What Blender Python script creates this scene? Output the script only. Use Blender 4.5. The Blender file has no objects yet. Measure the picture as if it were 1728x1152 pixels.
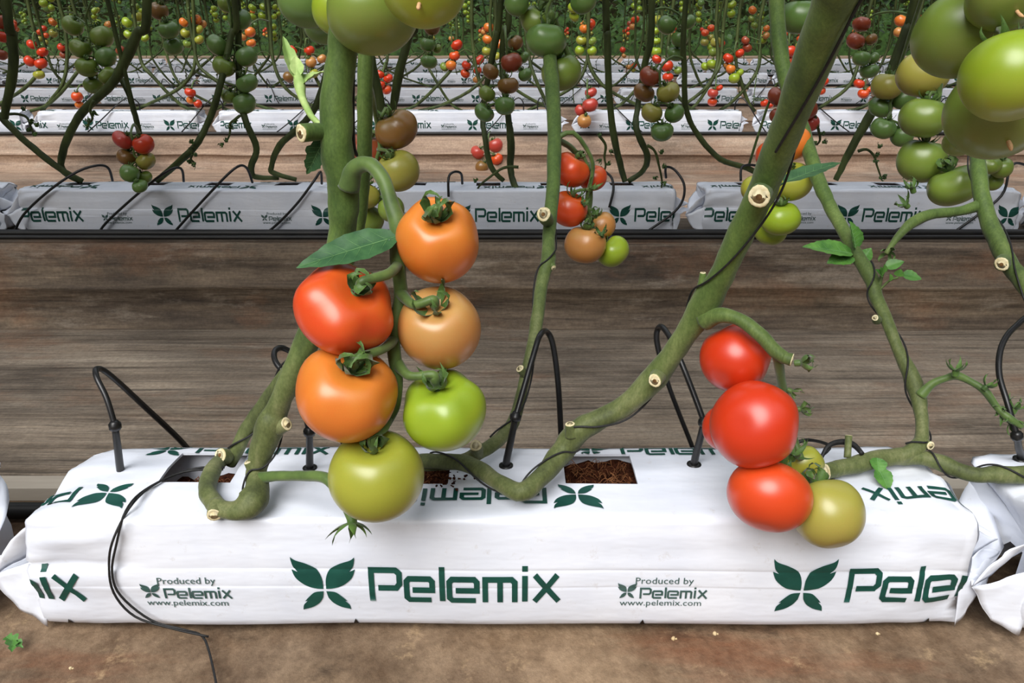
import bpy, bmesh, math, random
from mathutils import Vector, Matrix, Quaternion, noise

random.seed(7)
C = bpy.context.scene.collection
SC = bpy.context.scene

# ------------------------------------------------------------------ camera
HC = 0.6275                      # eye height over the planting bed
FPX = 1344.0                     # focal length in pixels of the 1728 x 1152 frame
PITCH = math.atan(526.0 / FPX)
cp, sp = math.cos(PITCH), math.sin(PITCH)
cam_d = bpy.data.cameras.new('camera')
cam_d.sensor_fit = 'HORIZONTAL'; cam_d.sensor_width = 36.0
cam_d.lens = 36.0 * FPX / 1728.0
cam_d.clip_start = 0.02; cam_d.clip_end = 200
cam = bpy.data.objects.new('camera', cam_d); C.objects.link(cam)
cam.location = (0, 0, HC); cam.rotation_euler = (math.pi / 2 - PITCH, 0, 0)
SC.camera = cam

# ------------------------------------------------------------------ daylight
SC.view_settings.view_transform = 'Standard'; SC.view_settings.look = 'None'
SC.view_settings.gamma = 1.0; SC.view_settings.use_curve_mapping = False
SC.view_settings.exposure = 0.62
world = bpy.data.worlds.new('world'); SC.world = world; world.use_nodes = True
wn, wl = world.node_tree.nodes, world.node_tree.links
bg = wn['Background']
wtc = wn.new('ShaderNodeTexCoord'); wsep = wn.new('ShaderNodeSeparateXYZ'); wramp = wn.new('ShaderNodeValToRGB')
wl.new(wtc.outputs['Generated'], wsep.inputs[0]); wl.new(wsep.outputs['Z'], wramp.inputs[0])
wramp.color_ramp.elements[0].position = 0.0; wramp.color_ramp.elements[0].color = (0.06, 0.065, 0.06, 1)
wramp.color_ramp.elements[1].position = 0.75; wramp.color_ramp.elements[1].color = (1.0, 1.06, 1.15, 1)
_e = wramp.color_ramp.elements.new(0.40); _e.color = (0.14, 0.15, 0.15, 1)
wl.new(wramp.outputs[0], bg.inputs[0]); bg.inputs[1].default_value = 0.62
sun_d = bpy.data.lights.new('daylight', 'SUN'); sun_d.energy = 2.75; sun_d.angle = math.radians(42); sun_d.color = (1.0, 0.98, 0.955)
sun = bpy.data.objects.new('daylight', sun_d); C.objects.link(sun)
SUN_DIR = Vector((-0.28, -0.68, 0.78)).normalized()        # towards the light
sun.rotation_euler = (-SUN_DIR).to_track_quat('-Z', 'Y').to_euler()

# ------------------------------------------------------------------ helpers
def P(px, py, d):                                  # pixel of the photograph at axial depth d -> world point
    u = (px - 864.0) / FPX * d; v = (576.0 - py) / FPX * d
    return Vector((u, d * cp + v * sp, HC - d * sp + v * cp))
def PY(px, py, Y):
    v = (576.0 - py) / FPX
    return P(px, py, Y / (cp + v * sp))
def PZ(px, py, Z):
    v = (576.0 - py) / FPX
    return P(px, py, (HC - Z) / (sp - v * cp))
def lin(h):
    h = h.lstrip('#'); out = []
    for i in (0, 2, 4):
        c = int(h[i:i + 2], 16) / 255.0
        out.append(c / 12.92 if c <= 0.04045 else ((c + 0.055) / 1.055) ** 2.4)
    return (*out, 1.0)

class NT:                                          # small node-tree writer
    def __init__(s, name):
        s.m = bpy.data.materials.new(name); s.m.use_nodes = True
        s.n = s.m.node_tree.nodes; s.l = s.m.node_tree.links; s.b = s.n['Principled BSDF']
        s.tc = s.n.new('ShaderNodeTexCoord')
    def noise(s, scale, detail=4, stretch=(1, 1, 1), rough=0.6, coord='Object'):
        mp = s.n.new('ShaderNodeMapping'); mp.inputs['Scale'].default_value = stretch
        s.l.new(s.tc.outputs[coord], mp.inputs[0])
        t = s.n.new('ShaderNodeTexNoise'); t.inputs['Scale'].default_value = scale
        t.inputs['Detail'].default_value = detail; t.inputs['Roughness'].default_value = rough
        s.l.new(mp.outputs[0], t.inputs['Vector']); return t.outputs['Fac']
    def ramp(s, fac, *stops):
        r = s.n.new('ShaderNodeValToRGB'); e = r.color_ramp.elements
        while len(e) < len(stops): e.new(0.5)
        for k, (p, c) in enumerate(stops): e[k].position = p; e[k].color = c
        s.l.new(fac, r.inputs[0]); return r.outputs[0]
    def mix(s, a, b, fac, mode='MIX'):
        m = s.n.new('ShaderNodeMix'); m.data_type = 'RGBA'; m.blend_type = mode
        for i, v in ((0, fac), (6, a), (7, b)):
            if hasattr(v, 'links'): s.l.new(v, m.inputs[i])
            else: m.inputs[i].default_value = v
        return m.outputs[2]
    def bump(s, h, strength=0.3, dist=0.002):
        b = s.n.new('ShaderNodeBump'); b.inputs['Strength'].default_value = strength; b.inputs['Distance'].default_value = dist
        s.l.new(h, b.inputs['Height']); s.l.new(b.outputs[0], s.b.inputs['Normal'])
    def out(s, col, rough=0.5, spec=0.5, **kw):
        if hasattr(col, 'links'): s.l.new(col, s.b.inputs['Base Color'])
        else: s.b.inputs['Base Color'].default_value = col
        s.b.inputs['Roughness'].default_value = rough; s.b.inputs['Specular IOR Level'].default_value = spec
        for k, v in kw.items(): s.b.inputs[k.replace('_', ' ')].default_value = v
        return s.m
BW = ((0, (0, 0, 0, 1)), (1, (1, 1, 1, 1)))
def two(name, a, b, scale=8, stretch=(1, 1, 1), rough=0.5, spec=0.4, lo=0.35, hi=0.65, bump=0.0, bd=0.002, **kw):
    t = NT(name); f = t.noise(scale, 5, stretch)
    c = t.ramp(f, (lo, lin(a)), (hi, lin(b)))
    if bump: t.bump(f, bump, bd)
    return t.out(c, rough, spec, **kw)

M = {}
def stem_mat(name, old, z0, z1):
    t = NT(name)
    f = t.noise(26, 6, (1, 1, 0.3), 0.7); sp_ = t.noise(420, 3, (1, 1, .6), .7)
    a = t.ramp(f, (0.3, lin('3a5223')), (0.52, lin('556d31')), (0.75, lin('6e8440')))
    b = t.ramp(f, (0.3, lin('3b4224')), (0.5, lin('5c653a')), (0.72, lin('81835b')))
    sep = t.n.new('ShaderNodeSeparateXYZ'); t.l.new(t.tc.outputs['Object'], sep.inputs[0])
    mr = t.n.new('ShaderNodeMapRange'); mr.inputs[1].default_value = z0; mr.inputs[2].default_value = z1
    t.l.new(sep.outputs['Z'], mr.inputs[0])
    c = t.mix(b, a, mr.outputs[0]) if not old else b
    c = t.mix(c, t.ramp(sp_, (0.35, (0.72, 0.74, 0.66, 1)), (0.65, (1.12, 1.1, 1.08, 1))), 0.8, 'MULTIPLY')
    t.bump(f, 0.5, 0.0018)
    return t.out(c, 0.6, 0.3, Sheen_Weight=0.10)
M['stem'] = stem_mat('stem_green', False, 0.24, 0.42)
M['stem_old'] = stem_mat('stem_grey_green', True, 0, 1)
M['stem_far'] = two('stem_far', '2c3519', '4b572c', 24, (1, 1, 0.3), 0.6, 0.3)
M['node'] = two('stem_node', '8fae3e', 'a9c255', 40, rough=0.5)
M['cut'] = two('cut_wood', 'c9b98c', 'e6dcb8', 220, rough=0.8, spec=0.1)
M['cut_dark'] = two('cut_pith', '4a3420', '7a5c38', 200, rough=0.9, spec=0.1)
M['truss'] = two('truss_green', '405726', '5c7436', 40, rough=0.5, Sheen_Weight=0.2)
M['calyx'] = two('calyx_green', '35501f', '55752f', 60, rough=0.55, Sheen_Weight=0.15)
M['dry'] = two('dry_petal', 'b98a5c', 'e0b98c', 90, rough=0.8, spec=0.2)
M['leaf'] = two('leaf_green', '2b5030', '42693e', 60, rough=0.45, spec=0.4, bump=0.25, bd=0.0015)
M['leaf_young'] = two('leaf_young', '3c6a2a', '5a8a3a', 60, rough=0.45, spec=0.4, bump=0.2)
M['leaf_pale'] = two('leaf_pale', '8fb060', 'b7cc84', 60, rough=0.5)
M['vein'] = two('leaf_vein', '5f8a54', '75a066', 60, rough=0.5)
M['foliage'] = two('foliage_dark', '1c3014', '3c5a26', 6, rough=0.5, spec=0.3)
M['tube'] = two('black_tube', '101011', '1c1b1b', 60, rough=0.35, spec=0.5)
M['pipe'] = two('black_pipe', '0d0d0d', '1f1d1b', 12, rough=0.5, spec=0.4)
M['twine'] = two('black_twine', '131313', '242424', 400, rough=0.6)
M['coir'] = two('coir', '21100a', '4c2a1b', 160, rough=0.95, spec=0.05, bump=1.0, bd=0.004)
M['coir_light'] = two('coir_fibre', '5a3320', '8f6240', 80, rough=0.9, spec=0.1)
M['print'] = two('green_print', '0d4038', '164d42', 30, rough=0.4, spec=0.4)
M['print_small'] = two('grey_print', '2f4f4a', '48605c', 30, rough=0.45)
M['debris'] = two('debris', 'b79b72', 'd9c6a0', 80, rough=0.9, spec=0.1)

def plastic():
    t = NT('white_bag_plastic')
    a = t.noise(7, 5); d = t.noise(55, 6, rough=0.75); d2 = t.noise(3.0, 3)
    c = t.ramp(a, (0.3, lin('d8dde9')), (0.7, lin('e8ebf3')))
    dirt = t.ramp(d, (0.60, (0, 0, 0, 1)), (0.80, (0.45, 0.45, 0.45, 1)))
    c = t.mix(c, lin('a99a86'), dirt)
    sep = t.n.new('ShaderNodeSeparateXYZ'); t.l.new(t.tc.outputs['Object'], sep.inputs[0])
    low = t.n.new('ShaderNodeMapRange'); low.inputs[1].default_value = 0.012; low.inputs[2].default_value = 0.0
    t.l.new(sep.outputs['Z'], low.inputs[0])
    lowm = t.mix((0, 0, 0, 1), t.ramp(d, (0.35, (0, 0, 0, 1)), (0.6, (0.5, 0.5, 0.5, 1))), low.outputs[0])
    c = t.mix(c, lin('8a6a4e'), lowm)
    w = t.noise(9, 4, (0.5, 1, 1.6)); t.bump(w, 0.25, 0.012)
    return t.out(c, 0.38, 0.45)
M['plastic'] = plastic()
def ground(name, cols, streak, bump, rough=0.72, scale=2.2, red=0.0, lines=0.0):
    t = NT(name)
    a = t.noise(scale, 9, (0.22 if streak > 1 else .8, streak, streak), 0.66); b = t.noise(scale * 8, 7, (0.25 if streak > 1 else 1, streak * 0.7, 2), 0.72); g = t.noise(1.3, 4)
    c = t.ramp(a, *[(0.32 + 0.36 * i / (len(cols) - 1), lin(k)) for i, k in enumerate(cols)])
    c = t.mix(c, t.ramp(b, (0.32, lin('2c231c')), (0.68, lin('c0aa90'))), 0.38)
    c = t.mix(c, t.ramp(g, (0.38, (0.55, 0.53, 0.50, 1)), (0.60, (1.12, 1.10, 1.06, 1))), 0.75, 'MULTIPLY')
    if red:
        r_ = t.noise(2.6, 6, (0.5, 1.6, 1), .65); c = t.mix(c, lin('7a4426'), t.ramp(r_, (0.52, (0, 0, 0, 1)), (0.66, (red, red, red, 1))))
        dk = t.noise(5.5, 7, (.7, 1.4, 1), .72); c = t.mix(c, lin('2e241c'), t.ramp(dk, (0.56, (0, 0, 0, 1)), (0.68, (.75, .75, .75, 1))))
        lt = t.noise(14, 8, rough=.75); c = t.mix(c, lin('c9ac84'), t.ramp(lt, (0.58, (0, 0, 0, 1)), (0.70, (.55, .55, .55, 1))))
    if lines:
        ln = t.noise(3.0, 7, (0.28, 14, 14), .6); c = t.mix(c, lin('2a231e'), t.ramp(ln, (0.56, (0, 0, 0, 1)), (0.66, (lines, lines, lines, 1))))
        l2 = t.noise(3.7, 7, (0.35, 17, 17), .65, 'Object'); c = t.mix(c, lin('b5a794'), t.ramp(l2, (0.60, (0, 0, 0, 1)), (0.70, (lines * .7, lines * .7, lines * .7, 1))))
    if lines:
        wt = t.noise(1.5, 7, (0.8, 2.2, 1.5), .68); c = t.mix(c, lin('3a322c'), t.ramp(wt, (0.50, (0, 0, 0, 1)), (0.66, (.62, .62, .62, 1))))
        rs = t.noise(2.3, 6, (0.9, 2.0, 2.0), .65); c = t.mix(c, lin('94684a'), t.ramp(rs, (0.54, (0, 0, 0, 1)), (0.70, (.45, .45, .45, 1))))
        pl = t.noise(3.1, 7, (0.8, 3.0, 3.0), .7); c = t.mix(c, lin('b9ab9a'), t.ramp(pl, (0.56, (0, 0, 0, 1)), (0.70, (.5, .5, .5, 1))))
    fine = t.noise(90, 5, rough=0.75)
    c = t.mix(c, t.ramp(fine, (0.35, (0.6, 0.58, 0.56, 1)), (0.68, (1.2, 1.2, 1.2, 1))), 0.6, 'MULTIPLY')
    h = t.mix(a, b, 0.45); t.bump(h, bump, 0.02)
    return t.out(c, rough, 0.3)
M['bed'] = ground('bed_soil_film', ('4a3829', '735a44', '8a6f54', 'a58a6c'), 1.0, 0.6, red=.6)
M['aisle'] = ground('aisle_film', ('685d53', '998c7e', 'ab9e8f', 'c6b8a7'), 9.0, 1.0, lines=.6)
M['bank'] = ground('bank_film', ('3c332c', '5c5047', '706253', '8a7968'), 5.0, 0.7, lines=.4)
M['sand'] = ground('far_film', ('8a6f5f', 'a88d7b', 'bda28f', 'd5bda9'), 4.0, 0.5, lines=.3)

def tomato_mat(name, main, shoulder, blossom, rough=0.36):
    t = NT('tomato_' + name)
    sep = t.n.new('ShaderNodeSeparateXYZ'); t.l.new(t.tc.outputs['Object'], sep.inputs[0])
    n = t.noise(1.6, 3); add = t.n.new('ShaderNodeMath'); add.operation = 'MULTIPLY_ADD'
    t.l.new(n, add.inputs[0]); add.inputs[1].default_value = 0.9; t.l.new(sep.outputs['Z'], add.inputs[2])
    mr = t.n.new('ShaderNodeMapRange'); mr.inputs[1].default_value = -0.55; mr.inputs[2].default_value = 1.45
    t.l.new(add.outputs[0], mr.inputs[0])
    c = t.ramp(mr.outputs[0], (0.0, lin(blossom)), (0.45, lin(main)), (0.65, lin(main)), (1.0, lin(shoulder)))
    sp_ = t.noise(60, 2); c = t.mix(c, t.ramp(sp_, (0.3, (0.94, 0.94, 0.94, 1)), (0.7, (1.03, 1.03, 1.03, 1))), 0.7, 'MULTIPLY')
    return t.out(c, rough, 0.5, Subsurface_Weight=0.08, Subsurface_Scale=0.08, Coat_Weight=0.35, Coat_Roughness=0.30)
TM = {
 'R': ('red', tomato_mat('red', 'c83711', 'b83714', 'c3300f')),
 'S': ('orange-red', tomato_mat('orange_red', 'd4481a', 'd16421', 'cd3e16')),
 'O': ('orange', tomato_mat('orange', 'd67529', 'd28332', 'd46724')),
 'P': ('pale orange', tomato_mat('pale_orange', 'bf8345', 'b79153', 'c37e37')),
 'Y': ('yellow-green', tomato_mat('yellow_green', '9b9d35', '919632', 'a79d3c')),
 'L': ('lime green', tomato_mat('lime', '8da526', '839e27', '9da935')),
 'G': ('green', tomato_mat('green', '748a35', '627c30', '808e44')),
 'D': ('dark green', tomato_mat('dark_green', '60813e', '547337', '6a8a45')),
 'N': ('olive', tomato_mat('olive', '9d9741', '92943d', 'a18f45')),
 'B': ('brown', tomato_mat('brown', '815c2a', '78652f', '86562a')),
 'M': ('brownish red', tomato_mat('maroon', '944226', '864f2d', '963924')),
 'K': ('pinkish red', tomato_mat('pink_red', 'b94135', 'a94c35', 'bf3d35')),
}

class MB:                                          # collects geometry for ONE mesh object
    def __init__(s): s.v = []; s.f = []; s.mi = []; s.cur = 0
    def tube(s, pts, seg=10, cap=True, sub=4, wob=0.0, seed=0.0):
        pp = []
        n = len(pts)
        if n > 2 and sub > 1:
            for i in range(n - 1):
                a, b, c, d = pts[max(i - 1, 0)], pts[i], pts[i + 1], pts[min(i + 2, n - 1)]
                for k in range(sub):
                    t = k / sub
                    pp.append(tuple(0.5 * (2 * b[j] + (c[j] - a[j]) * t + (2 * a[j] - 5 * b[j] + 4 * c[j] - d[j]) * t * t + (3 * b[j] - a[j] - 3 * c[j] + d[j]) * t ** 3) for j in range(4)))
            pp.append(tuple(pts[-1]))
        else: pp = [tuple(p) for p in pts]
        base = len(s.v); up = None
        for i, p in enumerate(pp):
            q = Vector(p[:3]); a = Vector(pp[max(i - 1, 0)][:3]); b = Vector(pp[min(i + 1, len(pp) - 1)][:3])
            t = b - a
            t = t.normalized() if t.length > 1e-9 else Vector((0, 0, 1))
            if up is None:
                up = Vector((0, 1, 0)) if abs(t.y) < 0.9 else Vector((1, 0, 0))
            up = (up - t * up.dot(t)).normalized(); sd = t.cross(up)
            for k in range(seg):
                an = 2 * math.pi * k / seg
                dr = up * math.cos(an) + sd * math.sin(an)
                r = max(p[3], 1e-5)
                if wob: r *= 1 + wob * noise.noise(Vector((seed + q.x * 60 + dr.x * .8, q.y * 60 + dr.y * .8, q.z * 60 + dr.z * .8)))
                s.v.append(q + dr * r)
        for i in range(len(pp) - 1):
            for k in range(seg):
                k2 = (k + 1) % seg
                s.f.append((base + i * seg + k, base + i * seg + k2, base + (i + 1) * seg + k2, base + (i + 1) * seg + k)); s.mi.append(s.cur)
        if cap:
            s.f.append(tuple(base + k for k in range(seg))[::-1]); s.mi.append(s.cur)
            e = base + (len(pp) - 1) * seg
            s.f.append(tuple(e + k for k in range(seg))); s.mi.append(s.cur)
        return pp
    def grid(s, fn, nu, nv, skip=None):
        b = len(s.v)
        for i in range(nu):
            for j in range(nv): s.v.append(Vector(fn(i, j)))
        for i in range(nu - 1):
            for j in range(nv - 1):
                if skip and skip(i, j): continue
                s.f.append((b + i * nv + j, b + (i + 1) * nv + j, b + (i + 1) * nv + j + 1, b + i * nv + j + 1)); s.mi.append(s.cur)
    def strip(s, pts, w, nrm, fold=0.25):           # pointed strip (a sepal): 3 vertices across
        b = len(s.v); n = len(pts)
        for i, p in enumerate(pts):
            t = (pts[min(i + 1, n - 1)] - pts[max(i - 1, 0)]).normalized(); sd = t.cross(nrm)
            sd = sd.normalized() if sd.length > 1e-6 else Vector((1, 0, 0))
            f = i / (n - 1); ww = w * (0.55 + 0.9 * f if f < 0.4 else (1 - f) / 0.6 * 0.91 + 0.01)
            nn = sd.cross(t).normalized()
            s.v += [p - sd * ww + nn * ww * fold, p - nn * ww * 0.25, p + sd * ww + nn * ww * fold]
        for i in range(n - 1):
            for k in (0, 1):
                s.f.append((b + i * 3 + k, b + i * 3 + k + 1, b + i * 3 + 4 + k, b + i * 3 + 3 + k)); s.mi.append(s.cur)
    def calyx(s, pos, axis, size, n=5, seed=0, curl=1.0, wide=0.13):
        rnd = random.Random(seed); axis = Vector(axis).normalized()
        e1 = axis.orthogonal().normalized(); e2 = axis.cross(e1)
        for k in range(n):
            an = 2 * math.pi * k / n + rnd.uniform(-.3, .3); out = e1 * math.cos(an) + e2 * math.sin(an)
            L = size * rnd.uniform(0.75, 1.2); cu = curl * rnd.uniform(0.5, 1.5); sw = rnd.uniform(-.4, .4)
            tw = axis.cross(out)
            pts = []
            for i in range(8):
                f = i / 7; a = 0.22 + cu * 2.2 * f ** 1.6
                if i == 0: q = Vector(pos)
                else: q = pts[-1] + (out * math.cos(a) + axis * math.sin(a) + tw * sw * f).normalized() * L / 7
                pts.append(q)
            s.strip(pts, size * wide, axis)
    def leaf(s, base, tip, width, nrm, droop=0.15, serr=0.06, nt=22, fold=0.25, veins=True, vm=1, lobes=0.0):
        base, tip, nrm = Vector(base), Vector(tip), Vector(nrm).normalized()
        ax = tip - base; L = ax.length; t = ax / L; sd = t.cross(nrm).normalized(); up = sd.cross(t).normalized()
        def w(f): 
            k = math.sin(math.pi * min(1, f ** 0.72)) ** 0.85 if 0 < f < 1 else 0.0
            return width * (k * (1 + lobes * math.sin(f * 19)) + serr * (0.5 - ((f * 9) % 1.0)) * (k > 0.15)) + 1e-4
        def pt(f, c):
            ww = w(f)
            return base + t * (f * L) + sd * (c * ww) + up * (fold * abs(c) * ww - droop * L * f * f + 0.03 * width * math.sin(f * 30) * abs(c))
        nv = 9
        s.grid(lambda i, j: pt(i / (nt - 1), (j - 4) / 4), nt, nv)
        if veins:
            s.cur, o = vm, s.cur; r = width * 0.022
            s.tube([(*(pt(i / 10, 0) + up * r * .6), r * (1.2 - i / 11)) for i in range(11)], 5, sub=2)
            for k in range(6):
                f0 = 0.12 + k * 0.13
                for sg in (-1, 1):
                    s.tube([(*(pt(f0 + 0.12 * q, sg * 0.85 * q) + up * r * .4), r * 0.55 * (1.1 - q)) for q in (0, .25, .5, .75, 1)], 4, sub=1)
            s.cur = o
    def build(s, name, mats, parent=None, smooth=True, loc=None, autosmooth=None):
        me = bpy.data.meshes.new(name)
        off = Vector(loc) if loc is not None else Vector((0, 0, 0))
        me.from_pydata([tuple(Vector(v) - off) for v in s.v], [], s.f)
        mats = mats if isinstance(mats, (list, tuple)) else [mats]
        for m in mats: me.materials.append(m)
        me.polygons.foreach_set('material_index', s.mi)
        me.polygons.foreach_set('use_smooth', [smooth] * len(s.f))
        me.update()
        o = bpy.data.objects.new(name, me); C.objects.link(o); o.location = off
        if parent is not None: adopt(o, parent)
        return o
def adopt(o, parent):
    o.parent = parent
    if parent.parent is not None: return            # parts are modelled in place
    o.matrix_parent_inverse = Matrix.LocRotScale(parent.location, parent.rotation_euler.to_quaternion() if parent.rotation_mode != 'QUATERNION' else parent.rotation_quaternion, parent.scale).inverted()
def tag(o, label, cat, group=None):
    o['label'] = label; o['category'] = cat
    if group: o['group'] = group
    return o
def empty(name, loc, label, cat, group=None):
    o = bpy.data.objects.new(name, None); C.objects.link(o); o.location = loc; o.empty_display_size = 0.05
    return tag(o, label, cat, group)
def structure(o): o['kind'] = 'structure'; return o
def stuff(o, label, cat): o['kind'] = 'stuff'; return tag(o, label, cat)
ORD = ['first', 'second', 'third', 'fourth', 'fifth', 'sixth', 'seventh', 'eighth', 'ninth', 'tenth', 'eleventh', 'twelfth', 'thirteenth', 'fourteenth', 'fifteenth', 'sixteenth', 'seventeenth', 'eighteenth', 'nineteenth', 'twentieth']
_T = ['twenty', 'thirty', 'forty', 'fifty']
ORD = ORD[:19] + [w for t in _T for w in [t[:-1] + 'ieth'] + [t + '-' + o for o in ORD[:9]]]

# ------------------------------------------------------------------ ground: beds and sunken aisles, one long folded film
BAGW, BAGH, BAGL = 0.158, 0.1475, 1.0
ROWS = [0.7176, 2.574, 5.22, 7.30, 9.95, 12.10, 14.8, 17.0, 19.6]     # Y of each row's bag front
AISLE = [0.266, 0.19, 0.2, 0.2, 0.2, 0.2, 0.2, 0.2, 0.2]
prof = [(-3.0, 0.0, 0), (0.30, 0.0, 0), (0.5, 0.002, 0), (0.6, 0, 0), (0.70, -0.004, 0), (0.80, 0, 0), (0.94, 0.0, 0), (0.985, -0.002, 0)]
for i in range(len(ROWS)):
    b0 = ROWS[i] + 0.275; a = AISLE[i]
    nxt = ROWS[i + 1] if i + 1 < len(ROWS) else 30.0
    sand = i >= 1
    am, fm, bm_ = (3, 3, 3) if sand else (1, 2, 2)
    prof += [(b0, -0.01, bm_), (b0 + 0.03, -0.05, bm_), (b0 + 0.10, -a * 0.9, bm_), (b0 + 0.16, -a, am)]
    y0, y1 = b0 + 0.2, nxt - 0.20
    for k in range(1, 30):
        f = k / 30; prof.append((y0 + (y1 - y0) * f, -a + 0.008 * noise.noise(Vector((0.3, k * 0.9, i))), am))
    f0 = nxt - 0.11
    prof += [(y1, -a, am), (f0 - 0.075, -a + 0.002, am), (f0 - 0.060, -a + 0.006, fm), (f0 - 0.058, -a + 0.034, fm), (f0 - 0.048, -a + 0.040, fm), (f0 - 0.046, -a * 0.75, fm),
             (f0 - 0.044, -a * 0.53, fm), (f0 - 0.052, -a * 0.505, fm), (f0 - 0.048, -a * 0.48, fm), (f0 - 0.034, -a * 0.46, fm), (f0 - 0.025, -a * 0.25, fm), (f0 - 0.012, -0.02, fm), (f0, -0.002, fm), (f0 + 0.03, 0.0, fm),
             (nxt, 0.0, fm), (nxt + 0.08, 0.0, fm), (nxt + 0.2, 0.0, fm), (nxt + 0.262, -0.002, fm)]
g = MB(); NX = 150
def xg(i): 
    f = i / (NX - 1) * 2 - 1
    return math.copysign(abs(f) ** 1.9, f) * 26
def gp(i, j):
    x = xg(i); y, z, _ = prof[j]
    lump = 0.006 * noise.noise(Vector((x * 1.7, y * 6, 3.1))) + 0.003 * noise.noise(Vector((x * 5, y * 22, 9.7)))
    edge = 0.012 * noise.noise(Vector((x * 1.1, round(y), 5.0)))
    return (x, y + edge, z + lump * (0.5 if z > -0.05 else 1.2) - 0.004)
g.grid(gp, NX, len(prof))
k = 0
for i in range(NX - 1):
    for j in range(len(prof) - 1): g.mi[k] = prof[j + 1][2]; k += 1
structure(g.build('floor', [M['bed'], M['aisle'], M['bank'], M['sand']]))
w = MB()
w.v = [Vector(v) for v in ((-26, 29, -0.3), (26, 29, -0.3), (26, 29, 6), (-26, 29, 6), (-26, 29.1, -0.3), (26, 29.1, -0.3), (26, 29.1, 6), (-26, 29.1, 6))]
w.f = [(0, 1, 2, 3), (4, 7, 6, 5), (3, 2, 6, 7), (0, 4, 5, 1)]; w.mi = [0] * 4
structure(w.build('wall_back', M['foliage'], smooth=False))

# ------------------------------------------------------------------ grow bags
US = sorted(set([round(-0.506 + 0.01265 * i, 4) for i in range(81)]))
HOLES = [(-0.348, 0.082), (-0.100, 0.080), (0.115, 0.082), (0.345, 0.078)]     # x centre, width on the bag's top
HY0, HY1 = 0.066, 0.138                                                       # from the bag's front
for hx, hw in HOLES: US += [round(hx - hw / 2, 4), round(hx + hw / 2, 4)]
US = sorted(set(US))
RB = 0.007
def section(t):                                   # t in metres along front, top, back -> (y, z, normal y, normal z)
    L1 = BAGH - RB; A = math.pi / 2 * RB; L2 = BAGW - 2 * RB
    if t <= L1: return 0.0, t, -1.0, 0.0
    t -= L1
    if t <= A:
        a = t / RB; return RB - RB * math.cos(a), L1 + RB * math.sin(a), -math.cos(a), math.sin(a)
    t -= A
    if t <= L2: return RB + t, BAGH, 0.0, 1.0
    t -= L2
    if t <= A:
        a = t / RB; return BAGW - RB + RB * math.sin(a), L1 + RB * math.cos(a), math.sin(a), math.cos(a)
    t -= A
    return BAGW, L1 - t, 1.0, 0.0
TA = BAGH - RB + math.pi / 2 * RB                  # t where the flat top starts
def t_top(y): return TA + (y - RB)
TMAX = 2 * (BAGH - RB) + math.pi * RB + BAGW - 2 * RB
TS = sorted(set([round(TMAX * i / 56, 4) for i in range(57)] + [round(t_top(HY0), 4), round(t_top(HY1), 4)]))
TS = sorted(set(TS + [round(c + k * .0009, 4) for c in (0.0615, 0.0835, 0.1365) for k in (-2, -1, 0, 1, 2)]))
def bag_pt(u, t, off=0.0, seed=0.0):
    y, z, ny, nz = section(min(max(t, 0), TMAX))
    e = max(0.0, (abs(u) - 0.36) / 0.14)            # crumpling grows towards the ends
    wv = 0.0035 * noise.noise(Vector((u * 5 + seed, t * 9, 1.3 + seed))) + 0.0012 * noise.noise(Vector((u * 3, t * 60 + seed, 4.0)))
    wv += e * ((0.005 + 0.005 * max(0, e - .85) / .15) * noise.noise(Vector((u * 18 + seed, t * 22, 7.7))) + 0.003 * noise.noise(Vector((u * 40, t * 55, seed))))
    if ny < -0.5:
        for c, a in ((0.0615, .0004), (0.0835, .0005)): wv -= a * math.exp(-((t + .004 * u - c) / .0014) ** 2)
        wv += 0.0007 * max(0.0, min(1.0, (0.0835 - t) / .006)) if t > .0615 else 0.0007
    bulge = 0.006 * math.sin(math.pi * min(1, z / BAGH)) if ny < -0.5 else 0
    if nz > 0.5: bulge = 0.004 * math.sin(math.pi * min(1, max(0, y / BAGW))) - 0.003
    d = wv + bulge + off
    if ny < -0.5 and u < -0.38: d += (0.006 * math.exp(-((z - 0.118 - (u + .5) * .12) / .009) ** 2) - 0.008 * math.exp(-((z - 0.089 - (u + .5) * .02) / .005) ** 2)) * min(1, (-.38 - u) / .06)
    k = max(0.0, (abs(u) - 0.476) / 0.03)
    if abs(ny) > 0.5 and z < 0.012: d -= 0.010 * (1 - z / 0.012) ** 2
    x = u + math.copysign(0.006 * k * k * (1 - z / BAGH), u)
    yy = y + ny * d + (0.004 * k * k if ny < 0 else -0.02 * k * k if ny > 0 else 0)
    zz = max(0.0, z + nz * d - 0.006 * k * k * (z / BAGH))
    return Vector((x, yy, zz))

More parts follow.
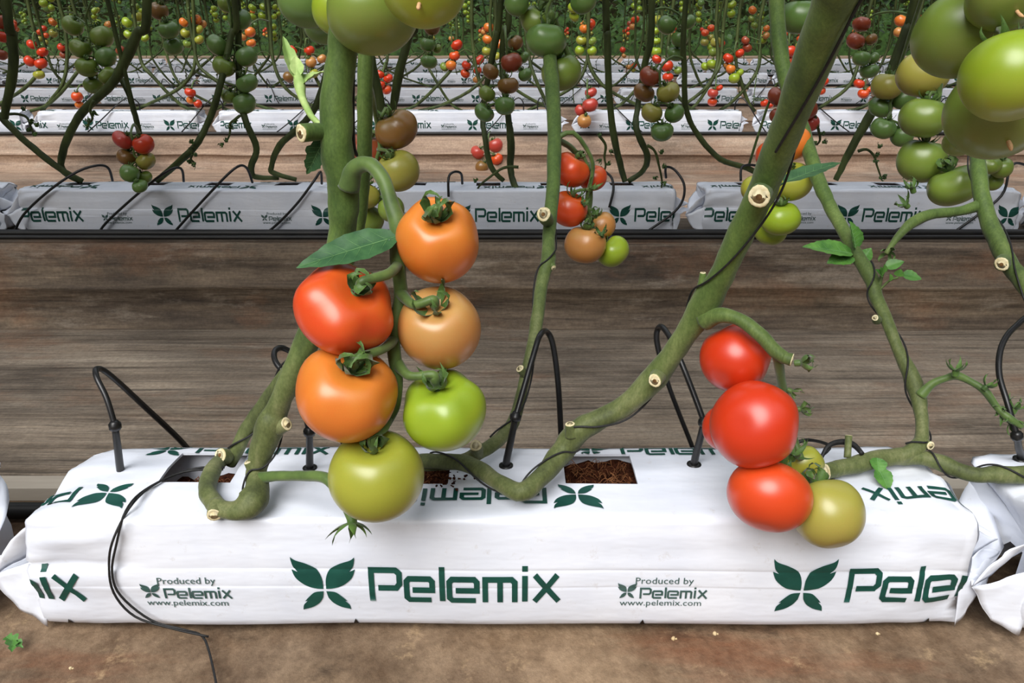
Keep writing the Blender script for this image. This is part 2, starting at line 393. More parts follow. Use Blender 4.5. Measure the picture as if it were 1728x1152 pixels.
def ribbon(pts, w):                                # thick polyline with mitred corners -> quads
    pts = [Vector(p) for p in pts]; n = len(pts); L, R = [], []
    for i, p in enumerate(pts):
        d0 = (p - pts[i - 1]).normalized() if i else (pts[1] - p).normalized()
        d1 = (pts[i + 1] - p).normalized() if i < n - 1 else d0
        n0 = Vector((-d0.y, d0.x)); n1 = Vector((-d1.y, d1.x)); m = (n0 + n1).normalized()
        k = w / 2 / max(0.4, m.dot(n0)); L.append(p + m * k); R.append(p - m * k)
    return [[R[i], R[i + 1], L[i + 1], L[i]] for i in range(n - 1)]
def word_polys():                                  # square lettering; units: x to the right, y up, 100 = x-height... origin at the P's foot
    W = 25; Q = []
    s = [
     [(15, 0), (15, 141), (122, 141), (139, 126), (139, 82), (124, 64), (44, 64)],
     [(278, 10), (182, 10), (170, 22), (170, 94), (182, 106), (272, 106), (284, 94), (284, 56), (196, 56)],
     [(328, 5), (328, 158)],
     [(476, 10), (372, 10), (360, 22), (360, 94), (372, 106), (470, 106), (482, 94), (482, 56), (388, 56)],
     [(519, 2), (519, 106), (636, 106), (650, 93), (650, 2)], [(585, 100), (585, 2)],
     [(695, 5), (695, 122)], [(695, 138), (695, 163)],
     [(739, 124), (846, 5)], [(838, 124), (738, 5)]]
    for p in s: Q += ribbon(p, W)
    return Q
def logo_polys():                                  # four leaves round a point; width about 280, height 230; origin at the centre
    def curve(pts, n=7):
        out = []
        for i in range(len(pts) - 1):
            a, b, c, d = pts[max(i - 1, 0)], pts[i], pts[i + 1], pts[min(i + 2, len(pts) - 1)]
            for k in range(n):
                t = k / n; out.append(tuple(0.5 * (2 * b[j] + (c[j] - a[j]) * t + (2 * a[j] - 5 * b[j] + 4 * c[j] - d[j]) * t * t + (3 * b[j] - a[j] - 3 * c[j] + d[j]) * t ** 3) for j in (0, 1)))
        return out + [tuple(pts[-1])]
    up = curve([(6, 6), (9, 50), (28, 88), (70, 112), (118, 128), (137, 142)]) + curve([(136, 130), (128, 100), (110, 78)]) + [(136, 88)] + curve([(136, 88), (118, 50), (76, 18), (36, 7), (6, 5)])[1:-1]
    lo = curve([(6, -5), (44, -10), (72, -32), (92, -54)]) + [(80, -52)] + curve([(80, -52), (98, -70), (103, -88), (103, -95)])[1:] + curve([(98, -92), (62, -82), (30, -62), (12, -36)])
    return [up, [(-x, y) for x, y in up][::-1], lo, [(-x, y) for x, y in lo][::-1]]
def text_polys(txt):
    cu = bpy.data.curves.new('t', 'FONT'); cu.body = txt; cu.size = 1.0; cu.align_x = 'CENTER'; cu.resolution_u = 2
    o = bpy.data.objects.new('t', cu); C.objects.link(o)
    dg = bpy.context.evaluated_depsgraph_get(); me = o.evaluated_get(dg).to_mesh()
    q = [[(me.vertices[i].co.x, me.vertices[i].co.y) for i in p.vertices] for p in me.polygons]
    o.evaluated_get(dg).to_mesh_clear(); bpy.data.objects.remove(o); bpy.data.curves.remove(cu)
    return q
TXT_A, TXT_B = text_polys('Produced by'), text_polys('www.pelemix.com')
WORD, LOGO = word_polys(), logo_polys()
UNIT = 0.2085 / 850
def place(polys, sx, sy, ox, oy): return [[(p[0] * sx + ox, p[1] * sy + oy) for p in q] for q in polys]
def print_set(face):                               # [(polygons in (u, t) metres, small?)]
    out = []
    if face == 'front':
        for k in range(-3, 4): out.append(([[(k * .32 - .1615, .016), (k * .32 - .1675, .0005), (k * .32 - .1555, .0005)]], 2))
        for k in range(-3, 4):
            ox = k * 0.52
            V = UNIT * 1.2; dv = 0.0055
            out += [(place(LOGO, UNIT * 1.03, V, -0.1914 + ox, 0.0525 + dv), 0), (place(WORD, UNIT, V, -0.1435 + ox, 0.0370 + dv), 0),
                    (place(LOGO, UNIT * .31, V * .30, 0.1387 + ox, 0.0488 + dv + .001), 1), (place(WORD, UNIT * .355, V * .325, 0.1524 + ox, 0.0400 + dv + .001), 1),
                    (place(TXT_A, 0.0125, 0.0120, 0.1785 + ox, 0.0600 + dv + .001), 1), (place(TXT_B, 0.0120, 0.0110, 0.1765 + ox, 0.0305 + dv + .001), 1)]
    else:
        for k in range(-3, 4):
            ox = k * 0.52
            t0 = t_top(0.044); S = UNIT * 0.8
            out += [(place(LOGO, -S, -S, 0.085 + ox, t0), 0), (place(WORD, -S, -S, 0.052 + ox, t0 + 0.012), 0)]
            t1 = t_top(0.146); S = UNIT * 0.78
            out += [(place(LOGO, S, S, 0.110 + ox, t1), 0), (place(WORD, S, S, 0.146 + ox, t1 - 0.013), 0)]
    return out
def add_print(mb, seed, shift=0.0):
    for face in ('front', 'top'):
        for polys, small in print_set(face):
            polys = place(polys, 1, 1, shift, 0)
            bm = bmesh.new()
            for q in polys:
                if max(p[0] for p in q) < -0.5065 or min(p[0] for p in q) > 0.5065: continue
                vs = [bm.verts.new((p[0], p[1], 0)) for p in q]
                try: bm.faces.new(vs)
                except ValueError: pass
            if not bm.faces: bm.free(); continue
            bmesh.ops.triangulate(bm, faces=bm.faces[:])
            def cut(co, no, outer=False):
                bmesh.ops.bisect_plane(bm, geom=bm.verts[:] + bm.edges[:] + bm.faces[:], plane_co=co, plane_no=no, clear_outer=outer)
            xs = [v.co.x for v in bm.verts]; ys = [v.co.y for v in bm.verts]
            cut((0.5065, 0, 0), (1, 0, 0), True)
            if bm.verts: cut((-0.5065, 0, 0), (-1, 0, 0), True)
            for k in range(int(min(xs) / 0.0125) - 1, int(max(xs) / 0.0125) + 2): cut((k * 0.0125, 0, 0), (1, 0, 0))
            for k in range(int(min(ys) / 0.0085) - 1, int(max(ys) / 0.0085) + 2): cut((0, k * 0.0085, 0), (0, 1, 0))
            if face == 'front':
                for q in (0.0597, 0.0615, 0.0633, 0.0785, 0.0817, 0.0835, 0.0853): cut((0, q, 0), (0, 1, 0))
            mi = (1, 2, 3)[small]
            b = len(mb.v); idx = {}
            ok = []
            for f in bm.faces:
                c = f.calc_center_median()
                if face == 'top' and any(abs(c.x - hx) < hw / 2 + 0.001 for hx, hw in HOLES) and t_top(HY0) - .001 < c.y < t_top(HY1) + .001: continue
                ok.append(f)
            for f in ok:
                for v in f.verts:
                    if v.index not in idx or True:
                        pass
            bm.verts.index_update()
            for f in ok:
                ids = []
                for v in f.verts:
                    if v.index not in idx:
                        idx[v.index] = len(mb.v); mb.v.append(bag_pt(v.co.x, v.co.y, 0.0011, seed))
                    ids.append(idx[v.index])
                n = (mb.v[ids[1]] - mb.v[ids[0]]).cross(mb.v[ids[2]] - mb.v[ids[0]])
                if (face == 'front' and n.y > 0) or (face == 'top' and n.z < 0): ids = ids[::-1]
                mb.f.append(tuple(ids)); mb.mi.append(mi)
            bm.free()
def bag_protos(seed):
    mb = MB(); us, ts = US, TS
    def skip(i, j):
        uc = (us[i] + us[i + 1]) / 2; tc = (ts[j] + ts[j + 1]) / 2
        return t_top(HY0) < tc < t_top(HY1) and any(abs(uc - hx) < hw / 2 for hx, hw in HOLES)
    mb.grid(lambda i, j: bag_pt(us[i], ts[j], 0, seed), len(us), len(ts), skip)
    nv = len(ts)
    for i in (0, len(us) - 1):                     # pushed-in ends
        ring = [mb.v[i * nv + j].copy() for j in range(nv)]; sg = -1 if i == 0 else 1
        b = len(mb.v); cen = sum(ring, Vector()) / nv
        for q, (kk, dx) in enumerate(((0.93, 0.004), (0.75, 0.001), (0.5, -0.010), (0.2, -0.016))):
            for j, p in enumerate(ring):
                v = cen + (p - cen) * kk; v.x += sg * (dx + 0.004 * noise.noise(v * 40)); mb.v.append(v)
        for q in range(4):
            for j in range(nv - 1):
                a0 = (i * nv + j) if q == 0 else b + (q - 1) * nv + j
                mb.f.append((a0, a0 + 1, b + q * nv + j + 1, b + q * nv + j)); mb.mi.append(0)
        mb.f.append(tuple(b + 3 * nv + j for j in range(nv))); mb.mi.append(0)
    for hx, hw in HOLES:                            # turned-down rims of the cut openings
        x0, x1, t0, t1 = hx - hw / 2, hx + hw / 2, t_top(HY0), t_top(HY1)
        cs = [(x0, t0), (x1, t0), (x1, t1), (x0, t1), (x0, t0)]
        for (ua, ta), (ub, tb) in zip(cs, cs[1:]):
            b = len(mb.v)
            for q in range(5):
                f = q / 4; p = bag_pt(ua + (ub - ua) * f, ta + (tb - ta) * f, 0, seed); mb.v += [p, p - Vector((0, 0, 0.003))]
            for q in range(4): mb.f.append((b + 2 * q, b + 2 * q + 1, b + 2 * q + 3, b + 2 * q + 2)); mb.mi.append(0)
    add_print(mb, seed, 0.147 if seed > 5 else 0.0)
    ears = []
    rn = random.Random(seed)
    for sg in (-1, 1):
        e = MB(); j = lambda a=0.006: rn.uniform(-a, a)
        if sg < 0:
            A, T, F, Bc, K = (-0.503, 0.005, 0.137), (-0.567 + j(.003), 0.014, 0.060), (-0.505, 0.003, 0.090), (-0.510, 0.001, 0.001), (-0.541, 0.008, 0.018)
            tris = [(A, (-0.540, 0.016, 0.104), T, (-0.507, 0.035, 0.088)), (F, T, K, Bc)]
            back = [((-0.500, 0.15, 0.13), (-0.54, 0.11, 0.09), T, (-0.50, 0.07, 0.07)), ((-0.50, 0.07, 0.07), T, K, (-0.495, 0.10, 0.01))]
        else:
            A, T, F, Bc, K = (0.503, 0.005, 0.130), (0.560 + j(.003), 0.040, 0.092), (0.504, 0.003, 0.078), (0.511, 0.001, 0.001), (0.524, 0.006, 0.016)
            tris = [(A, (0.520, 0.03, 0.112), T, (0.512, 0.02, 0.074)), (F, (0.532, 0.006, 0.066), K, Bc), ((0.516, 0.02, 0.07), (0.545, 0.035, 0.084), (0.575, 0.05, 0.070), (0.528, 0.014, 0.060))]
            back = [((0.498, 0.15, 0.13), (0.53, 0.12, 0.10), T, (0.50, 0.07, 0.07)), ((0.50, 0.07, 0.06), (0.527, 0.010, 0.068), K, (0.495, 0.10, 0.005))]
        for q in tris + back:
            q = [Vector(p) for p in q]
            def fn(i, jj, q=q):
                a, b_ = i / 8, jj / 8
                p = (q[0] * (1 - a) + q[1] * a) * (1 - b_) + (q[3] * (1 - a) + q[2] * a) * b_
                n = noise.noise_vector(p * 45 + Vector((seed, 0, 0))) * 0.0035 * min(1, 4 * a)
                return p + n
            e.grid(fn, 9, 9)
        ears.append(e)
    return mb, ears
def coir_mesh(fib, hi):
    mb = MB(); deep = 0.022 if hi == 0 else 0.0
    for hx, hw in HOLES[hi:hi + 1]:
        def fn(i, j, hx=hx, hw=hw):
            x = hx + (i / 14 - .5) * (hw + 0.02); y = HY0 - 0.01 + j / 14 * (HY1 - HY0 + 0.02)
            return (x, y, BAGH - 0.020 - deep + 0.010 * noise.noise(Vector((x * 45, y * 45, hx))) + 0.004 * noise.noise(Vector((x * 160, y * 160, 2))))
        mb.grid(fn, 15, 15)
        if fib:
            mb.cur = 1
            for k in range(150):
                x = hx + random.uniform(-.5, .5) * hw * .92; y = random.uniform(HY0 + .003, HY1 - .003); a = random.uniform(0, 6.3); L = random.uniform(.006, .022)
                z = BAGH - 0.014 - deep + random.uniform(-.006, .004)
                dx, dy = math.cos(a) * L, math.sin(a) * L
                x2 = min(max(x + dx, hx - hw * .48), hx + hw * .48); y2 = min(max(y + dy, HY0 + .002), HY1 - .002)
                mb.tube([(x, y, z - .003, .0003), ((x + x2) / 2 + random.uniform(-.004, .004), (y + y2) / 2, z + random.uniform(0, .006), .0004), (x2, y2, z - .003, .0002)], 4, sub=3)
            mb.cur = 0
    return mb
PROTO = []
for s_ in (3.0, 11.0):
    mb, ears = bag_protos(s_); PROTO.append((mb, ears))
def make_bag(pi, fib):
    mb, ears = PROTO[pi]
    o = mb.build('grow_bag', [M['plastic'], M['print'], M['print_small'], M['tube']])
    for e in ears:
        q = e.build('end_flap', M['plastic'], o)
        sm = q.modifiers.new('s', 'SOLIDIFY'); sm.thickness = 0.0008
    for hi in range(len(HOLES)): coir_mesh(fib, hi).build('coir_plug', [M['coir'], M['coir_light']], o)
    return o
def copy_tree(o):
    c = o.copy(); C.objects.link(c)
    for ch in o.children:
        d = ch.copy(); C.objects.link(d); d.parent = c; d.matrix_parent_inverse = ch.matrix_parent_inverse.copy()
    return c
main_bag = make_bag(0, True); main_bag.location = (-0.013, ROWS[0], 0)
tag(main_bag, 'large white printed grow bag in front with all its tomato stems and drippers', 'grow bag', 'grow bags')
other = make_bag(1, False)
first_other = [other]
def put_bag(x, row, rz, label, src=None):
    if first_other: o = first_other.pop()
    else: o = copy_tree(src or other)
    o.location = (x, ROWS[row], 0); o.rotation_euler = (0, 0, rz); tag(o, label, 'grow bag', 'grow bags'); return o
put_bag(-0.013 + 1.085, 0, 0.03, 'crumpled end of white grow bag beside the large front bag, under the lying stem')
put_bag(-0.013 - 1.125, 0, -0.02, 'white grow bag whose crumpled corner peeps in past the front bag\'s folded end')
ROWN = ['front', 'second', 'third', 'fourth', 'fifth', 'sixth', 'seventh', 'eighth', 'ninth']
def row_bags(row, x0, pitch, n, skip=()):
    for k in range(n):
        if k in skip: continue
        put_bag(x0 + k * pitch + random.uniform(-.015, .015), row, random.uniform(-.012, .012),
                f'white printed grow bag, {ORD[k]} from the left end of the {ROWN[row]} row', main_bag if (k * 7 + row) % 3 == 0 else other)
S2 = FPX / 2.60
row_bags(1, (305 - 864) / S2 - 1.115, 1.115, 5)
S3 = FPX / 5.07
row_bags(2, (203 - 864) / S3 - 1.145, 1.145, 8)
for r, n in ((3, 10), (4, 13), (5, 15), (6, 17)):
    row_bags(r, -(n - 1) / 2 * 1.14 + random.uniform(-.3, .3), 1.14, n)

# ------------------------------------------------------------------ tomatoes
def tomato_proto(lobes, seed, flat=0.86):
    mb = MB(); NT_, NP = 40, 48
    def fn(i, j):
        th = math.pi * i / (NT_ - 1); ph = 2 * math.pi * j / (NP - 1)
        r = math.sin(th) ** 0.93 if 0 < th < math.pi else 0.0
        z = math.cos(th) * flat
        dim = math.exp(-(th / 0.42) ** 2); lob = (math.sin(th) * math.exp(-((th - 0.75) / 0.75) ** 2))
        r *= 1 + lobes * lob * math.cos(5 * ph + seed) + 0.018 * math.sin(2 * ph + seed * 3)
        z -= 0.26 * dim * flat
        z += 0.03 * math.exp(-((math.pi - th) / 0.25) ** 2)
        return (r * math.cos(ph), r * math.sin(ph), z)
    mb.grid(fn, NT_, NP)
    me = mb
    o = me.build('tomato', TM['R'][1]); mesh = o.data; bpy.data.objects.remove(o)
    bm = bmesh.new(); bm.from_mesh(mesh); bmesh.ops.remove_doubles(bm, verts=bm.verts[:], dist=1e-4); bmesh.ops.recalc_face_normals(bm, faces=bm.faces[:]); bm.to_mesh(mesh); bm.free()
    for p in mesh.polygons: p.use_smooth = True
    return mesh
TPROTO = [tomato_proto(0.05, 0.3), tomato_proto(0.09, 1.7, 0.82), tomato_proto(0.02, 2.9, 0.92)]
def calyx_proto(seed, curl, big):
    mb = MB()
    mb.calyx((0, 0, 0.63), (0, 0, 1), 0.98 * big, 5 + seed % 2, seed, curl, 0.13)
    mb.tube([(0, 0, 0.55, 0.13), (0, 0, 0.62, 0.12), (0, 0, 0.66, 0.07)], 9, True, 2)
    o = mb.build('calyx', M['calyx']); me = o.data; bpy.data.objects.remove(o); return me
pd = MB(); pd.tube([(0, 0.0, 0.60, 0.075), (0.01, 0, 0.72, 0.07), (0.04, 0.02, 0.84, 0.09), (0.10, 0.05, 0.98, 0.07)], 8)
pd_o = pd.build('pedicel', M['truss']); PED = pd_o.data; bpy.data.objects.remove(pd_o)
CPROTO = [calyx_proto(k, c, b) for k, (c, b) in enumerate(((0.9, 1.0), (1.3, 1.1), (0.6, 0.85), (1.0, 0.95), (1.5, 0.9)))]
scar = MB(); scar.tube([(0, 0, -0.80, 0.05), (0.01, 0, -0.90, 0.045), (0.03, 0.01, -1.02, 0.05), (0.06, 0.03, -1.10, 0.02)], 7)
scar_o = scar.build('blossom_end', M['dry']); SCAR = scar_o.data; bpy.data.objects.remove(scar_o)
ALL_T = []
def tomato(pos, rad, code, axis, label, group, zs=1.0, proto=None, calyx=True, cal=None, scar=False, ped=True):
    k = len(ALL_T)
    o = bpy.data.objects.new('tomato', TPROTO[k % 3 if proto is None else proto]); C.objects.link(o)
    o.location = pos; o.rotation_mode = 'QUATERNION'
    q = Vector((0, 0, 1)).rotation_difference(Vector(axis).normalized()) @ Quaternion((0, 0, 1), random.uniform(0, 6.28))
    o.rotation_quaternion = q; o.scale = (rad, rad, rad * zs)
    o.material_slots[0].link = 'OBJECT'; o.material_slots[0].material = TM[code][1]
    tag(o, label, 'tomato', group)
    for want, me, nm in ((calyx, CPROTO[k % 5 if cal is None else cal], 'calyx'), (scar, SCAR, 'dried_blossom')):
        if want:
            c = bpy.data.objects.new(nm, me); C.objects.link(c); c.parent = o
            if nm == 'calyx' and ped:
                e = bpy.data.objects.new('pedicel', PED); C.objects.link(e); e.parent = c
    ALL_T.append(o); return o
def cam_axis(ox, oy, toward=None):                  # a direction given as seen from the camera: right, up, towards it
    if toward is None: toward = math.sqrt(max(0.0, 1 - ox * ox - oy * oy))
    R = Vector((1, 0, 0)); U = Vector((0, sp, cp)); F = Vector((0, cp, -sp))
    return (R * ox + U * oy - F * toward).normalized()

GL, GR = 'tomatoes on the thick front stem', 'tomatoes on the slanting front stem'
# px, py, rpx, depth, code, axis(right, up), label, zscale
FG = [
 (739, 406, 70, .735, 'O', (.05, .50), 'glossy orange tomato at the top of the front truss, under a curled calyx', 1.22, GL),
 (582, 521, 85, .725, 'S', (.52, .55), 'big orange-red tomato tucked under the broad green leaf', .93, GL),
 (741, 553, 70, .760, 'P', (-.05, .58), 'pale orange tomato between the glossy orange one and the lime green one', 1.10, GL),
 (585, 662, 86, .735, 'O', (.30, .66), 'big orange tomato hanging below the orange-red one', 1.03, GL),
 (749, 692, 72, .765, 'L', (-.18, .80), 'lime green tomato beside the big orange one on the front truss', 1.08, GL),
 (635, 802, 79, .755, 'Y', (0, .85), 'yellow-green tomato lowest on the front truss, hanging over the white bag', 1.05, GL),
 (1272, 716, 74, .760, 'R', (.35, -.05), 'largest bright red tomato of the slanting stem, in the middle of its truss', 1.0, GR),
 (1240, 605, 58, .800, 'R', (.45, .45), 'bright red tomato under the bent green truss stalk, topmost of its truss', 1.15, GR),
 (1298, 836, 70, .775, 'S', (.30, .85), 'orange-red tomato hanging below the largest red tomato', .90, GR),
 (1397, 865, 60, .790, 'N', (-.1, .75), 'olive yellow tomato lowest on the slanting stem\'s truss, in front of the bag', 1.12, GR),
 (1353, 782, 36, .850, 'Y', (.0, .7), 'small yellow-green tomato half hidden behind the red and olive ones', 1.0, GR),
 (1225, 722, 40, .800, 'R', (.3, .3), 'red tomato almost hidden behind the largest red tomato', 1.0, GR),
]
FRONT = []
for (px, py, r, d, code, ax, lab, zs, gr) in FG:
    front_cal = gr == GL or code in 'N'
    FRONT.append(tomato(P(px, py, d), r * d / FPX, code, cam_axis(ax[0], ax[1], None if gr == GL else -0.45), lab, gr, zs, cal=(1, 4, 0, 1, 3, 4)[len(FRONT) % 6], ped=gr != GL))
# big unripe fruit at the top of the frame
GT, GQ = 'unripe tomatoes above the thick stem', 'unripe tomatoes in the top corner'
TOP = [
 (715, -30, 76, .62, 'L', 'huge bright green tomato cut by the upper edge, dried blossom beneath it', GT, 1),
 (628, 22, 78, .70, 'G', 'large dark green tomato beside the thick stem, behind the bright one', GT, 0),
 (572, 15, 46, .80, 'L', 'lime green tomato half hidden behind the thick stem at its top', GT, 0),
 (517, 2, 48, .88, 'D', 'dark green tomato just off the thick stem, cut by the upper edge', GT, 0),
 (550, 40, 38, .95, 'D', 'shaded green tomato squeezed between thick stem and dark green tomato', GT, 0),
 (1705, 128, 80, .60, 'L', 'shiny bright green tomato, most lit of the big corner cluster', GQ, 0),
 (1628, 55, 82, .68, 'G', 'big dull green tomato left of the shiny bright green one', GQ, 0),
 (1700, -12, 66, .62, 'G', 'green tomato with pale dried blossom cut by the picture\'s top corner', GQ, 1),
 (1680, 190, 80, .68, 'G', 'big green tomato with pale dried blossom under the shiny bright one', GQ, 1),
 (1618, 240, 26, .80, 'G', 'small green tomato peeping out under the big corner cluster', GQ, 0),
]
TOPO = {GT: [], GQ: []}
for (px, py, r, d, code, lab, gr, sc_) in TOP:
    ax = cam_axis(-.15, .85, -.45) if sc_ else cam_axis(random.uniform(-.3, .3), .8, -.1)
    if sc_: ax = cam_axis(.05, .80, -.55)
    TOPO[gr].append(tomato(P(px, py, d), r * d / FPX, code, ax, lab, gr, 1.0, calyx=True, ped=False, scar=bool(sc_)))

